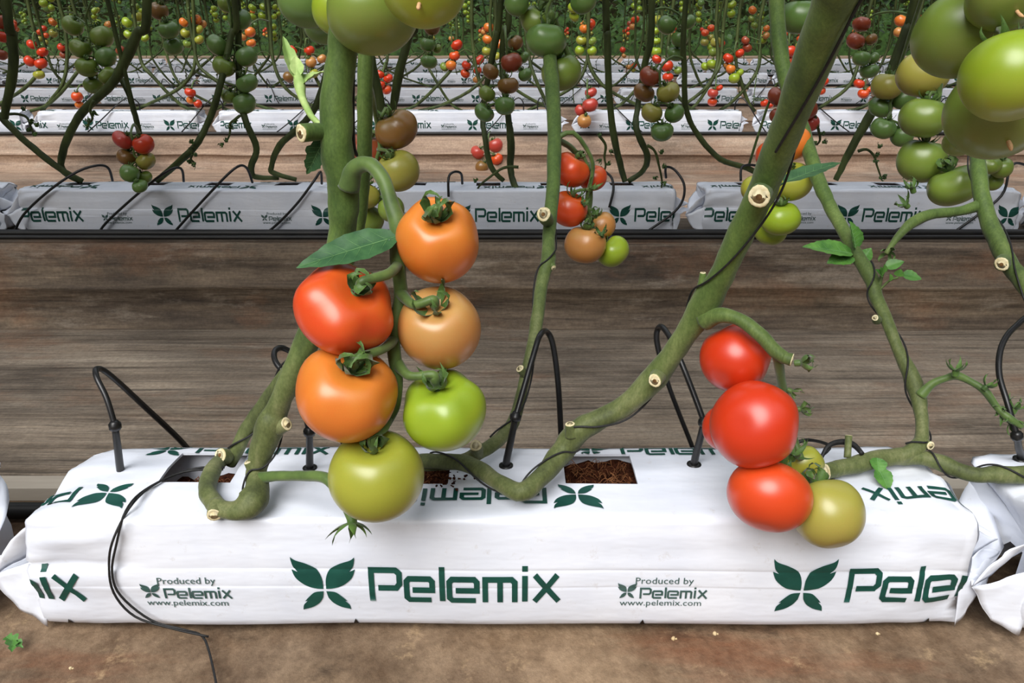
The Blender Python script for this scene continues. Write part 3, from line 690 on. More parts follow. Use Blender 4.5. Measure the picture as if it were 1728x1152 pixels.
# clusters farther off: phrase, depth of the first fruit, fruit (x, y, r, colour) listed front to back
CL = [
 ('behind the thick front stem', 1.02, [(668, 218, 37, 'B'), (672, 288, 35, 'N'), (612, 327, 29, 'N'), (612, 368, 34, 'G'), (660, 352, 22, 'G'), (617, 255, 36, 'M')]),
 ('behind the slanting stem', 1.18, [(1338, 243, 30, 'O'), (1335, 306, 35, 'Y'), (1317, 368, 33, 'L'), (1300, 390, 26, 'L'), (1300, 262, 24, 'S'), (1276, 320, 26, 'Y')]),
 ('on the thin middle stem', 1.22, [(962, 286, 32, 'S'), (960, 352, 32, 'S'), (987, 412, 34, 'P'), (1035, 424, 28, 'L'), (1015, 380, 24, 'P'), (1000, 300, 24, 'S')]),
 ('at the top of the middle stem', 1.25, [(922, 68, 34, 'D'), (947, 122, 33, 'G'), (905, 35, 26, 'G'), (985, 2, 22, 'D'), (872, 6, 20, 'D')]),
 ('beside the slanting stem\'s top', 1.32, [(1350, 28, 33, 'D')]),
 ('below the big corner fruit', 1.20, [(1610, 313, 42, 'G'), (1555, 270, 38, 'G'), (1558, 198, 39, 'G'), (1556, 126, 42, 'N')]),
 ('small green, beside the corner cluster', 1.75, [(1497, 145, 25, 'N'), (1486, 181, 20, 'D'), (1490, 216, 20, 'D'), (1522, 228, 19, 'D'), (1525, 165, 20, 'D')]),
 ('small green, low at the far side stem', 1.75, [(1668, 277, 20, 'G'), (1690, 283, 18, 'G'), (1674, 305, 17, 'G')]),
 ('ripening, over the second row\'s bag', 2.45, [(207, 236, 17, 'K'), (242, 243, 17, 'R'), (214, 265, 16, 'B'), (246, 272, 16, 'N'), (219, 292, 16, 'D'), (242, 300, 14, 'G'), (236, 314, 13, 'D')]),
 ('hanging green, by the corner stem', 2.55, [(123, 43, 17, 'G'), (172, 62, 19, 'G'), (136, 81, 18, 'G'), (178, 96, 17, 'D'), (147, 113, 18, 'G'), (181, 128, 15, 'G'), (158, 143, 16, 'G')]),
 ('long green, beside the pale shoot', 2.55, [(404, 33, 19, 'D'), (368, 77, 19, 'D'), (416, 95, 18, 'D'), (378, 112, 19, 'G'), (417, 140, 18, 'D'), (412, 174, 19, 'D'), (386, 162, 13, 'G'), (384, 7, 16, 'G')]),
 ('brown-topped, by the bent dark stem', 2.6, [(268, 18, 15, 'B'), (285, 50, 17, 'D'), (293, 78, 16, 'D')]),
 ('brown and green, mid second row', 2.5, [(863, 105, 18, 'M'), (828, 121, 14, 'B'), (858, 144, 18, 'B'), (822, 158, 14, 'G'), (852, 178, 17, 'D'), (817, 190, 17, 'D'), (870, 72, 13, 'B'), (886, 126, 12, 'D'), (884, 97, 10, 'D')]),
 ('brown and green, left of slanting stem', 2.5, [(1097, 128, 18, 'M'), (1087, 156, 18, 'B'), (1127, 156, 19, 'N'), (1100, 190, 18, 'N'), (1138, 191, 17, 'D'), (1117, 222, 19, 'D')]),
 ('flat green, above the brown pair', 2.6, [(1125, 42, 16, 'D'), (1147, 65, 14, 'D'), (1141, 91, 15, 'D'), (1161, 37, 13, 'D')]),
 ('green, under the large hanging fruit', 2.7, [(722, 75, 13, 'D'), (724, 104, 14, 'D'), (729, 46, 13, 'B'), (738, 82, 8, 'G')]),
 ('brown over green, right of slanting stem', 2.6, [(1454, 41, 15, 'M'), (1444, 69, 15, 'M'), (1454, 98, 15, 'D'), (1467, 120, 15, 'D'), (1474, 98, 10, 'D'), (1470, 66, 10, 'B')]),
 ('dark red, crossed by the slanting stem', 2.5, [(1311, 163, 16, 'M'), (1362, 185, 17, 'M'), (1368, 208, 14, 'K'), (1312, 196, 14, 'M')]),
 ('red, by the picture\'s left edge', 2.6, [(3, 36, 14, 'M'), (4, 62, 10, 'R'), (2, 92, 10, 'M'), (20, 45, 8, 'S')]),
 ('bright red, third row left', 5.0, [(55, 75, 9, 'R'), (72, 88, 9, 'R'), (69, 107, 10, 'R'), (50, 103, 9, 'R'), (66, 126, 9, 'Y')]),
 ('small red, low third row left', 5.0, [(130, 163, 9, 'S'), (134, 177, 7, 'O')]),
 ('small red, between the green trusses', 5.0, [(321, 156, 9, 'R'), (334, 175, 7, 'R'), (322, 169, 7, 'O')]),
 ('orange, above the second row', 5.0, [(310, 38, 8, 'O'), (331, 33, 9, 'O'), (342, 41, 7, 'P'), (335, 50, 8, 'Y'), (313, 56, 8, 'Y'), (336, 67, 8, 'Y'), (316, 74, 7, 'G'), (303, 76, 9, 'G')]),
 ('orange, against the long green truss', 4.6, [(422, 54, 9, 'O'), (424, 73, 8, 'O'), (409, 62, 7, 'P')]),
 ('red, beside the thick stem', 5.0, [(522, 85, 9, 'R'), (494, 85, 8, 'R'), (525, 105, 9, 'P'), (543, 99, 8, 'P'), (530, 124, 8, 'Y'), (487, 130, 9, 'B')]),
 ('red, right of the thick stem', 5.0, [(641, 125, 8, 'R'), (655, 132, 8, 'R'), (643, 142, 7, 'R'), (652, 151, 9, 'S')]),
 ('red over orange, middle distance', 5.0, [(771, 76, 10, 'R'), (767, 94, 9, 'S'), (761, 110, 9, 'O'), (750, 113, 8, 'G'), (762, 65, 5, 'P')]),
 ('red, low in the third row', 5.2, [(787, 110, 8, 'R'), (809, 101, 9, 'R'), (785, 124, 8, 'S'), (806, 119, 7, 'R'), (804, 134, 6, 'P')]),
 ('orange and yellow, beside dark twine', 5.0, [(825, 46, 9, 'O'), (823, 66, 9, 'O'), (843, 74, 8, 'O'), (821, 86, 8, 'Y'), (838, 95, 7, 'Y'), (816, 54, 5, 'P')]),
 ('dusky red, above the third bag', 5.0, [(836, 245, 13, 'K'), (806, 257, 12, 'K'), (838, 268, 11, 'S'), (813, 282, 11, 'B')]),
 ('pinkish red, right of the middle stem', 4.9, [(996, 177, 13, 'K'), (997, 156, 10, 'K'), (980, 186, 10, 'K'), (986, 204, 12, 'P')]),
 ('orange and green, right of big green pair', 5.0, [(987, 48, 9, 'O'), (997, 40, 8, 'S'), (981, 68, 9, 'Y'), (999, 70, 8, 'G'), (978, 85, 8, 'L'), (999, 86, 8, 'L'), (992, 77, 7, 'L'), (967, 13, 9, 'L'), (969, 28, 9, 'L')]),
 ('lime, behind flat green truss', 5.0, [(1107, 69, 8, 'L'), (1107, 87, 9, 'L'), (1110, 33, 9, 'Y'), (1106, 52, 7, 'L')]),
 ('red, behind the brown pair', 4.9, [(1126, 111, 10, 'R'), (1127, 130, 9, 'R'), (1108, 100, 8, 'R'), (1144, 119, 7, 'G')]),
 ('red over lime, left of slanting stem', 5.0, [(1229, 98, 9, 'R'), (1248, 90, 8, 'R'), (1233, 116, 8, 'O'), (1239, 132, 9, 'L'), (1248, 123, 7, 'L'), (1226, 110, 5, 'P')]),
 ('green, left of red over lime', 5.1, [(1202, 108, 9, 'L'), (1204, 88, 8, 'G'), (1208, 71, 9, 'N'), (1190, 112, 7, 'L'), (1218, 74, 6, 'R')]),
 ('red pair, over the fourth bag', 5.0, [(1203, 157, 9, 'K'), (1202, 172, 8, 'S'), (1214, 148, 6, 'R')]),
 ('bright red, behind slanting stem', 4.9, [(1333, 86, 10, 'R'), (1331, 103, 10, 'S'), (1322, 70, 7, 'B'), (1327, 119, 6, 'P')]),
 ('red, right of the slanting stem', 4.9, [(1389, 138, 9, 'R'), (1384, 153, 9, 'S'), (1379, 142, 7, 'R')]),
 ('dark red, beyond the slanting stem', 5.0, [(1290, 174, 7, 'R'), (1300, 177, 6, 'R'), (1258, 68, 7, 'M'), (1261, 80, 8, 'M')]),
 ('orange, right of brown over green', 5.0, [(1520, 35, 10, 'O'), (1516, 54, 8, 'P'), (1543, 44, 8, 'O'), (1541, 60, 9, 'Y'), (1548, 28, 6, 'S')]),
 ('red, low right of slanting stem', 4.9, [(1450, 141, 9, 'R'), (1457, 158, 9, 'S'), (1467, 151, 6, 'S')]),
 ('lime, behind the bent dark stem', 5.0, [(215, 38, 9, 'L'), (217, 58, 8, 'L'), (232, 28, 9, 'Y'), (240, 48, 8, 'G'), (245, 64, 7, 'L')]),
 ('dark red, left of the bent stem', 5.3, [(203, 85, 8, 'M'), (104, 80, 7, 'R'), (108, 92, 7, 'M'), (183, 41, 6, 'P')]),
 ('pale lime, above the thick stem\'s stub', 7.0, [(426, 13, 7, 'L'), (445, 12, 7, 'L'), (443, 27, 7, 'L'), (427, 28, 6, 'L'), (464, 12, 5, 'L'), (472, 15, 4, 'L'), (463, 28, 5, 'L'), (470, 23, 4, 'L'), (462, 45, 5, 'L'), (462, 57, 5, 'L'), (464, 65, 5, 'L')]),
 ('pale lime, left of long green truss', 7.0, [(361, 14, 5, 'L'), (363, 25, 5, 'L'), (365, 34, 5, 'L'), (358, 20, 4, 'L')]),
 ('tiny red, fourth row right of middle', 7.2, [(1072, 33, 7, 'S'), (1068, 45, 6, 'P'), (1063, 40, 5, 'M')]),
 ('tiny red, low in the fourth row', 7.2, [(1061, 113, 5, 'P'), (1070, 110, 5, 'S'), (1051, 84, 5, 'R'), (1053, 94, 4, 'P'), (1069, 118, 4, 'Y')]),
 ('tiny mixed, right of slanting stem base', 7.2, [(1293, 48, 6, 'O'), (1293, 60, 6, 'P'), (1288, 68, 6, 'L'), (1281, 71, 4, 'L'), (1284, 49, 5, 'G'), (1273, 43, 6, 'G'), (1270, 17, 7, 'O'), (1268, 32, 6, 'G')]),
 ('tiny lime, between twine and stem', 7.2, [(1235, 8, 8, 'L'), (1234, 23, 7, 'L'), (1179, 24, 5, 'L'), (1179, 34, 5, 'L'), (1183, 5, 6, 'D'), (1185, 50, 4, 'R')]),
 ('tiny lime, left corner far rows', 7.2, [(160, 18, 6, 'L'), (159, 28, 5, 'L'), (160, 40, 5, 'L'), (181, 41, 5, 'O'), (60, 38, 7, 'D'), (80, 14, 7, 'D'), (89, 37, 7, 'O'), (90, 56, 7, 'N'), (22, 38, 6, 'S'), (26, 48, 6, 'O')]),
]
random.seed(21)
ROWSTEM = []
for ci, (phrase, d0, fr) in enumerate(CL):
    done = []; objs = []
    mx = sum(f[0] for f in fr) / len(fr)
    order = sorted(range(len(fr)), key=lambda i: fr[i][1])
    for i, (x, y, r, code) in enumerate(fr):
        d = d0
        for tr in range(60):
            p = P(x, y, d); rad = r * d / FPX
            if all((p - q).length > 0.93 * (rad + rr) for q, rr in done): break
            d += rad * 0.15
        done.append((p, rad))
        k = order.index(i)
        place_w = 'topmost' if k == 0 and len(fr) > 1 else 'lowest' if k == len(fr) - 1 and len(fr) > 1 else f'{ORD[k]} from top' if len(fr) > 1 else 'alone'
        ox = max(-1, min(1, (mx - x) / (r * 1.6))) * 0.55
        ax = cam_axis(ox, random.uniform(.5, .9), random.uniform(.0, .55))
        ob = tomato(p, rad * 1.02, code, ax, f'{TM[code][0]} tomato {place_w} in truss {phrase}', f'tomatoes of the truss {phrase}', random.uniform(.92, 1.08), calyx=r >= 7, ped=r >= 13)
        objs.append(ob)
    ROWSTEM.append((phrase, mx, d0, fr, done, objs))

# ------------------------------------------------------------------ front plants
FS = FPX
def spts(tab): return [(*P(x, y, d), r * d / FPX) for x, y, d, r in tab]
LAST = [None]
def plant(name, base, label, group='tomato plants of the front bag'):
    return empty(name, base, label, 'tomato plant', group)
def part_tube(name, tab, mat, parent, seg=14, sub=6, wob=0.12, seed=0.0):
    pts = spts(tab)
    if name in ('stem', 'shoot') and tab[-1][1] < -30:      # the stem climbs on to the wires overhead
        a, b = Vector(pts[-2][:3]), Vector(pts[-1][:3]); t = (b - a).normalized(); r = pts[-1][3]
        pts += [(*(b + t * .10 + Vector((0, .01, .03))), r), (*(b + t * .16 + Vector((0, .05, .22))), r), (*(b + t * .17 + Vector((.03, .08, .7))), r * .9), (*(b + t * .16 + Vector((0, .10, 1.4))), r * .8)]
    mb = MB(); pp = mb.tube(pts, seg, True, sub, wob, seed); LAST[0] = mb.build(name, mat, parent); return pp
def twine_round(pp, i0, i1, turns, label, r=0.0011, phase=0.0, lift=0.0012):
    mb = MB(); seg = pp[i0:i1]; out = []; up = Vector((0, 1, 0)); n = len(seg)
    for i, p in enumerate(seg):
        q = Vector(p[:3]); t = (Vector(seg[min(i + 1, n - 1)][:3]) - Vector(seg[max(i - 1, 0)][:3])).normalized()
        up = (up - t * up.dot(t)).normalized(); sd = t.cross(up); a = phase + turns * 2 * math.pi * i / n
        out.append((*(q + (up * math.cos(a) + sd * math.sin(a)) * (p[3] * 1.05 + lift)), r))
    mb.tube(out, 6, True, 3); return tag(mb.build('support_twine', M['twine']), label, 'twine')
def stub(parent, a, b, r0, r1, label_part='cut_stub', pith=True):
    mb = MB(); A, B = Vector(a), Vector(b); ax = (B - A).normalized(); L = (B - A).length
    mb.tube([(*(A + ax * L * f), r0 + (r1 - r0) * f) for f in (0, .3, .6, .85, 1)], 14, True, 2, 0.1)
    mb.cur = 1; mb.tube([(*B, r1 * .96), (*(B + ax * r1 * .10), r1 * .93), (*(B + ax * r1 * .14), r1 * .6), (*(B + ax * r1 * .06), r1 * .25)], 14, True, 2, 0.25)
    if pith:
        mb.cur = 2; mb.tube([(*(B + ax * r1 * .10), r1 * .33), (*(B + ax * r1 * .17), r1 * .25)], 9, True, 1)
    return mb.build(label_part, [M['stem'], M['cut'], M['cut_dark']], parent)

# A: the thick stem
A_T = [(376, 772, .945, 12), (358, 795, .905, 14), (350, 825, .872, 15), (364, 852, .846, 15), (395, 862, .836, 16), (422, 850, .838, 24), (434, 826, .85, 21), (432, 795, .862, 17), (440, 765, .86, 20), (458, 715, .853, 24), (468, 690, .85, 19), (490, 640, .835, 20), (525, 560, .82, 22), (558, 480, .805, 22),
       (575, 400, .795, 22), (581, 330, .780, 26), (568, 250, .76, 28), (570, 150, .745, 26), (580, 60, .73, 25), (588, -60, .70, 25)]
pA = plant('tomato_plant', P(372, 800, .92), 'thick green tomato stem with a cut side stub, rising from the front bag')
ppA = part_tube('stem', A_T, M['stem'], pA, 18, 6, 0.16, 1.0); pA_s = LAST[0]
stub(pA_s, P(470, 722, .850), P(484, 716, .842), .008, .007, pith=False); stub(pA_s, P(432, 795, .86), P(420, 778, .855), .009, .006, pith=False)
stub(pA_s, P(366, 850, .846), P(362, 868, .832), .009, .008, pith=False); stub(pA_s, P(560, 222, .76), P(508, 224, .735), 15 * .75 / FS, 15 * .74 / FS)
LT = [(588, 315, .765, 20), (598, 285, .752, 15), (622, 277, .742, 13), (645, 300, .735, 13), (661, 345, .733, 13), (672, 385, .735, 16), (671, 440, .742, 13), (676, 500, .752, 12), (664, 570, .757, 12), (669, 630, .762, 11), (668, 680, .765, 9), (652, 715, .768, 8)]
part_tube('truss_stalk', LT, M['truss'], pA, 12, 5, 0.12, 2.0)
trA = LAST[0]
for fi, tab in enumerate(([(672, 388, .735, 9), (700, 384, .722, 7)], [(672, 446, .742, 9), (655, 462, .715, 9)], [(674, 492, .752, 11), (698, 514, .730, 8)],
            [(665, 572, .757, 9), (648, 588, .728, 8)], [(669, 612, .762, 11), (692, 634, .745, 8)], [(655, 705, .768, 8), (648, 722, .742, 8)])):
    o = FRONT[fi]; ax = o.rotation_quaternion @ Vector((0, 0, 1)); h = o.scale[2]
    r = 8 * .72 / FPX
    pts = spts(tab) + [(*(o.location + ax * h * 1.0), r * .95), (*(o.location + ax * h * .84), r * 1.15), (*(o.location + ax * h * .72), r * .8), (*(o.location + ax * h * .58), r * 1.0)]
    mb = MB(); mb.tube(pts, 10, True, 5, .12, fi); mb.build('pedicel', M['truss'], trA)
def dried_calyx(parent, px, py, d, ax, size, seed, curl=1.2, mat='calyx', n=5, wide=.13):
    mb = MB(); p = P(px, py, d); mb.calyx(p, cam_axis(*ax), size, n, seed, curl, wide)
    mb.tube([(*(p - cam_axis(*ax) * size * .25), size * .16), (*p, size * .17), (*(p + cam_axis(*ax) * size * .1), size * .1)], 8)
    return mb.build('calyx', M[mat], parent)
part_tube('truss_stalk', [(436, 806, .855, 10), (470, 803, .840, 9), (510, 803, .820, 9), (548, 806, .800, 10), (572, 830, .79, 10), (590, 865, .785, 9), (596, 885, .783, 8)], M['truss'], pA, 10, 5, .1, 4.0)
dried_calyx(pA, 594, 880, .783, (0.05, -.9, .2), .030, 5, .5, 'calyx', 6, .16)
lf = MB(); lf.leaf(P(674, 398, .728), P(499, 449, .700), .0185, cam_axis(.05, .62, .78), .02, .05, 26, .18)
lf.tube([(*P(676, 397, .73), .0028), (*P(668, 403, .727), .0022), (*P(655, 406, .724), .0018)], 7)
lf.build('leaf', [M['leaf'], M['vein']], pA)
lf = MB(); lf.leaf(P(548, 232, .765), P(518, 296, .775), .011, cam_axis(.5, .1, .8), .1, .15, 18, .3, lobes=.15); lf.build('leaf', [M['leaf'], M['vein']], pA)
# pale broken side shoot beside the thick stem
sh = MB(); sh.tube(spts([(545, 215, .78, 5), (525, 195, .80, 5), (510, 165, .82, 7), (505, 140, .83, 9), (500, 115, .84, 6)]), 9, True, 5, .2)
sh.cur = 1; sh.leaf(P(503, 140, .83), P(474, 68, .85), .009, cam_axis(.6, .3, .7), -.1, .2, 14, .5, False)
sh.leaf(P(506, 148, .83), P(545, 108, .84), .012, cam_axis(-.1, .9, .4), .25, .2, 14, .4, False); sh.leaf(P(503, 130, .83), P(498, 92, .84), .007, cam_axis(.2, .2, .9), .1, .1, 12, .4, False)
sh.build('side_shoot', [M['leaf_pale'], M['leaf_pale']], pA)
# B: the second stem behind it
B_T = [(388, 782, .945, 10), (400, 758, .938, 12), (418, 722, .935, 13), (450, 675, .925, 12), (490, 620, .905, 12), (530, 560, .885, 11), (575, 470, .87, 11), (605, 380, .855, 11), (614, 280, .835, 12), (616, 150, .815, 13), (618, -50, .785, 13)]
pB = plant('tomato_plant', P(388, 790, .94), 'slimmer green tomato stem leaning beside the thick stem, from the same opening')
ppB = part_tube('stem', B_T, M['stem'], pB, 14, 6, .14, 5.0); pB_s = LAST[0]
stub(pB_s, P(385, 770, .935), P(372, 768, .925), .009, .009)
twine_round(ppB, 0, 26, 1.4, 'black twine coiled round the slimmer stem\'s foot')
twine_round(ppA, 34, 60, 1.0, 'black twine wound round the thick stem below the orange-red tomato', phase=1.0)
tw = MB(); tw.tube(spts([(600, -60, .735, 3), (598, 80, .745, 3), (596, 160, .755, 3), (597, 240, .765, 3), (602, 262, .78, 3)]), 6)
tag(tw.build('support_twine', M['twine']), 'straight black twine hanging between the thick stem and its neighbour', 'twine')
# C: the slanting stem
C_T = [(700, 778, .945, 12), (735, 778, .915, 13), (790, 783, .892, 14), (840, 812, .862, 14), (880, 830, .845, 16), (915, 802, .862, 16), (950, 760, .885, 19), (975, 728, .88, 21), (1010, 708, .875, 18), (1055, 684, .868, 18), (1105, 635, .85, 21), (1150, 575, .82, 19),
       (1190, 512, .790, 26), (1215, 470, .765, 22), (1240, 415, .735, 22), (1285, 325, .69, 25), (1320, 235, .64, 27), (1365, 120, .57, 33), (1408, 0, .51, 37), (1436, -80, .475, 38)]
pC = plant('tomato_plant', P(720, 790, .93), 'long bent tomato stem slanting up across the picture from the middle opening')
ppC = part_tube('stem', C_T, M['stem'], pC, 18, 6, .14, 7.0); pC_s = LAST[0]
stub(pC_s, P(1290, 318, .69), P(1281, 332, .658), 17 * .69 / FS, 19 * .67 / FS)
stub(pC_s, P(1112, 632, .84), P(1105, 642, .822), 14 * .84 / FS, 12 * .83 / FS)
stub(pC_s, P(1185, 500, .785), P(1186, 460, .775), 13 * .78 / FS, 5 * .78 / FS, pith=False)
stub(pC_s, P(965, 735, .875), P(962, 716, .87), 12 * .87 / FS, 9 * .87 / FS, pith=False)
part_tube('truss_stalk', [(1190, 540, .79, 18), (1212, 532, .775, 14), (1245, 538, .762, 12), (1280, 562, .752, 12), (1308, 592, .748, 12), (1328, 605, .745, 11)], M['stem'], pC, 12, 5, .12, 8)
stub(pC_s, P(1322, 603, .745), P(1336, 607, .742), 10 * .745 / FS, 11 * .745 / FS, pith=False)
part_tube('truss_stalk', [(1312, 596, .75, 9), (1318, 640, .775, 8), (1330, 700, .81, 8), (1340, 740, .83, 7), (1352, 775, .82, 6)], M['truss'], pC, 9, 5, .12, 9)
dried_calyx(pC, 1350, 612, .735, (.85, .1, .4), .020, 11, 1.5, 'truss', 5, .2)
dried_calyx(pC, 1350, 690, .80, (.9, .2, .3), .018, 12, 1.5, 'truss', 5, .2)
dried_calyx(pC, 1335, 660, .78, (.7, -.4, .3), .016, 17, .8, 'truss', 4, .1)
dried_calyx(pC, 1340, 768, .79, (.3, .7, .5), .024, 13, .6, 'calyx', 5, .12)
lf = MB(); lf.leaf(P(1322, 308, .70), P(1420, 268, .72), .011, cam_axis(-.1, .75, .5), .05, .05, 20, .2); lf.tube([(*P(1300, 325, .69), .0012), (*P(1312, 315, .695), .001), (*P(1325, 307, .70), .0008)], 6)
lf.build('leaf', [M['leaf'], M['vein']], pC)
twine_round(ppC, 96, 119, .35, 'black twine running up the slanting stem\'s upper length', phase=2.6)
twine_round(ppC, 42, 96, 1.5, 'black twine spiralling round the slanting stem\'s middle', phase=2.2)
twine_round(ppC, 4, 40, 1.5, 'black twine looped round the slanting stem\'s lying foot', phase=.4)
# D: the thin middle stem
D_T = [(715, 786, .94, 9), (760, 782, .915, 10), (800, 768, .925, 12), (838, 745, .945, 12), (866, 712, .975, 11), (884, 645, 1.0, 9), (903, 560, 1.03, 11), (916, 470, 1.07, 11), (925, 440, 1.08, 13), (926, 400, 1.1, 11), (934, 300, 1.15, 12), (935, 200, 1.2, 12), (928, 100, 1.25, 12), (920, 0, 1.3, 11), (915, -60, 1.33, 11)]
pD = plant('tomato_plant', P(725, 792, .94), 'thin straight tomato stem behind the arched dripper tube, from the middle opening')
ppD = part_tube('stem', D_T, M['stem'], pD, 12, 6, .16, 11.0); pD_s = LAST[0]
stub(pD_s, P(806, 765, .925), P(803, 752, .905), .007, .007, pith=False); stub(pD_s, P(924, 372, 1.1), P(917, 362, 1.07), .009, .010)
stub(pD_s, P(885, 630, .998), P(877, 622, .99), .006, .005, pith=False); stub(pD_s, P(926, 440, 1.08), P(934, 452, 1.07), .008, .004, pith=False)
part_tube('truss_stalk', [(936, 235, 1.19, 6), (965, 250, 1.24, 5), (990, 290, 1.26, 6), (995, 330, 1.26, 6), (992, 370, 1.24, 6), (1008, 400, 1.22, 5)], M['truss'], pD, 8, 5)
for k, (x, y) in enumerate(((998, 318), (985, 345), (1005, 362), (1015, 395))): dried_calyx(pD, x, y, 1.2, (.4 - .2 * k, .4, .6), .022, 40 + k, 1.2)
part_tube('truss_stalk', [(928, 60, 1.27, 6), (930, 20, 1.24, 5), (945, 60, 1.27, 5), (960, 95, 1.28, 5)], M['truss'], pD, 8, 5)
twine_round(ppD, 18, 60, 1.8, 'black twine spiralling up the thin middle stem', phase=.5)
# E: the lying stem with the bent upright shoot
E_T = [(1398, 794, .908, 14), (1438, 784, .914, 15), (1480, 774, .922, 15), (1520, 770, .928, 15), (1560, 772, .926, 14), (1600, 786, .915, 14), (1640, 800, .905, 13), (1690, 800, .902, 15), (1750, 800, .898, 14)]
pE = plant('tomato_plant', P(1560, 780, .93), 'tomato stem lying across two bags, a bent shoot rising from it', 'tomato plants of the front bag')
ppE = part_tube('stem', E_T, M['stem_old'], pE, 14, 6, .18, 13.0); pE_s = LAST[0]
stub(pE_s, P(1405, 792, .909), P(1392, 795, .905), .0095, .009); stub(pE_s, P(1430, 772, .915), P(1432, 735, .92), .004, .004, pith=False)
E_U = [(1515, 772, .925, 11), (1545, 757, .928, 15), (1556, 735, .935, 11), (1553, 690, .95, 12), (1540, 640, .962, 14), (1518, 595, .975, 10), (1496, 540, .99, 10), (1478, 500, 1.01, 11), (1470, 470, 1.02, 12), (1440, 420, 1.05, 11), (1402, 350, 1.1, 11), (1380, 300, 1.13, 12), (1355, 220, 1.18, 12), (1328, 140, 1.2, 13), (1314, 60, 1.22, 13), (1308, -60, 1.25, 13)]
ppU = part_tube('shoot', E_U, M['stem'], pE, 12, 6, .16, 14.0)
stub(pE_s, P(1560, 748, .93), P(1570, 752, .92), .006, .005, pith=False); stub(pE_s, P(1480, 540, .99), P(1477, 536, .98), .006, .004, pith=False)
part_tube('truss_stalk', [(1553, 668, .95, 10), (1572, 648, .945, 7), (1595, 638, .94, 6), (1615, 634, .94, 7), (1640, 645, .935, 6), (1662, 660, .93, 7), (1685, 690, .925, 6), (1702, 705, .92, 7), (1725, 720, .918, 5)], M['truss'], pE, 9, 5)
for k, (x, y, ax, s) in enumerate(((1613, 626, (0, .9, .2), .024), (1664, 652, (.5, .7, .3), .020), (1690, 692, (-.5, -.4, .5), .020), (1712, 690, (.2, .8, .3), .022), (1705, 712, (.3, -.6, .5), .018))):
    dried_calyx(pE, x, y, .925, ax, s, 60 + k, .8)
ls = MB()
for (bx, by, tx, ty, w_, n_) in ((1440, 428, 1356, 412, .016, (.1, .6, .6)), (1444, 420, 1436, 372, .018, (.6, .2, .7)), (1440, 432, 1396, 442, .014, (-.1, .5, .7)), (1455, 440, 1470, 418, .009, (-.3, .3, .8)), (1457, 452, 1473, 444, .008, (-.2, .6, .7))):
    ls.leaf(P(bx, by, 1.04), P(tx, ty, 1.035), w_, cam_axis(*n_), .06, .12, 18, .3)
ls.build('leaf', [M['leaf_young'], M['vein']], pE)
ls = MB(); ls.tube(spts([(1478, 510, 1.01, 4), (1482, 490, 1.01, 4), (1488, 465, 1.01, 3), (1496, 447, 1.01, 2)]), 6); ls.tube(spts([(1482, 492, 1.01, 2), (1500, 474, 1.005, 2), (1516, 468, 1.0, 2)]), 6)
ls.cur = 1
for (bx, by, tx, ty, w_) in ((1494, 452, 1526, 440, .008), (1522, 464, 1556, 470, .009), (1515, 466, 1520, 454, .006), (1490, 466, 1478, 454, .005), (1490, 464, 1486, 450, .004), (1492, 460, 1493, 446, .004), (1503, 474, 1502, 462, .004)):
    ls.leaf(P(bx, by, 1.0), P(tx, ty, .995), w_, cam_axis(0, .6, .8), .05, .1, 14, .3, False)
ls.build('side_shoot', [M['stem'], M['leaf_young']], pE)
ls = MB(); ls.leaf(P(1480, 772, .91), P(1484, 798, .90), .010, cam_axis(.1, .5, .8), .1, .1, 16, .2); ls.leaf(P(1482, 790, .905), P(1502, 826, .89), .011, cam_axis(.1, .5, .8), .1, .1, 16, .2)
ls.build('leaf', [M['leaf_young'], M['vein']], pE)
twine_round(ppE, 20, 47, 1.6, 'black twine round the lying stem at the front bag\'s end')
twine_round(ppU, 4, 52, 2.4, 'black twine spiralling up the bent shoot', phase=1.2)
# F: the stem at the far right
F_T = [(1860, 860, .93, 13), (1800, 640, .97, 13), (1745, 505, 1.0, 14), (1700, 440, 1.04, 15), (1666, 365, 1.08, 14), (1652, 300, 1.1, 13), (1650, 240, 1.13, 12), (1655, 100, 1.18, 12), (1660, -60, 1.2, 12)]
pF = plant('tomato_plant', (0.90, .85, .1475), 'green tomato stem leaning in at the picture\'s right side under the corner fruit')
ppF = part_tube('stem', F_T, M['stem'], pF, 12, 6, .16, 17.0); pF_s = LAST[0]
stub(pF_s, P(1695, 440, 1.04), P(1690, 446, 1.02), .010, .009)
part_tube('truss_stalk', [(1655, 345, 1.09, 11), (1620, 356, 1.085, 8), (1570, 362, 1.08, 9), (1540, 375, 1.075, 9), (1515, 400, 1.07, 6), (1495, 428, 1.065, 4)], M['stem'], pF, 9, 5)
for k, (x, y, ax) in enumerate(((1540, 318, (-.4, .7, .4)), (1528, 345, (-.6, .4, .3)), (1500, 425, (-.5, -.5, .5)))): dried_calyx(pF, x, y, 1.07, ax, .024, 80 + k, .9)
part_tube('truss_stalk', [(1645, 130, 1.2, 6), (1620, 170, 1.22, 5), (1612, 240, 1.24, 6), (1600, 290, 1.22, 5)], M['truss'], pF, 8, 5)
twine_round(ppF, 6, 40, 1.5, 'black twine spiralling round the stem under the corner fruit')

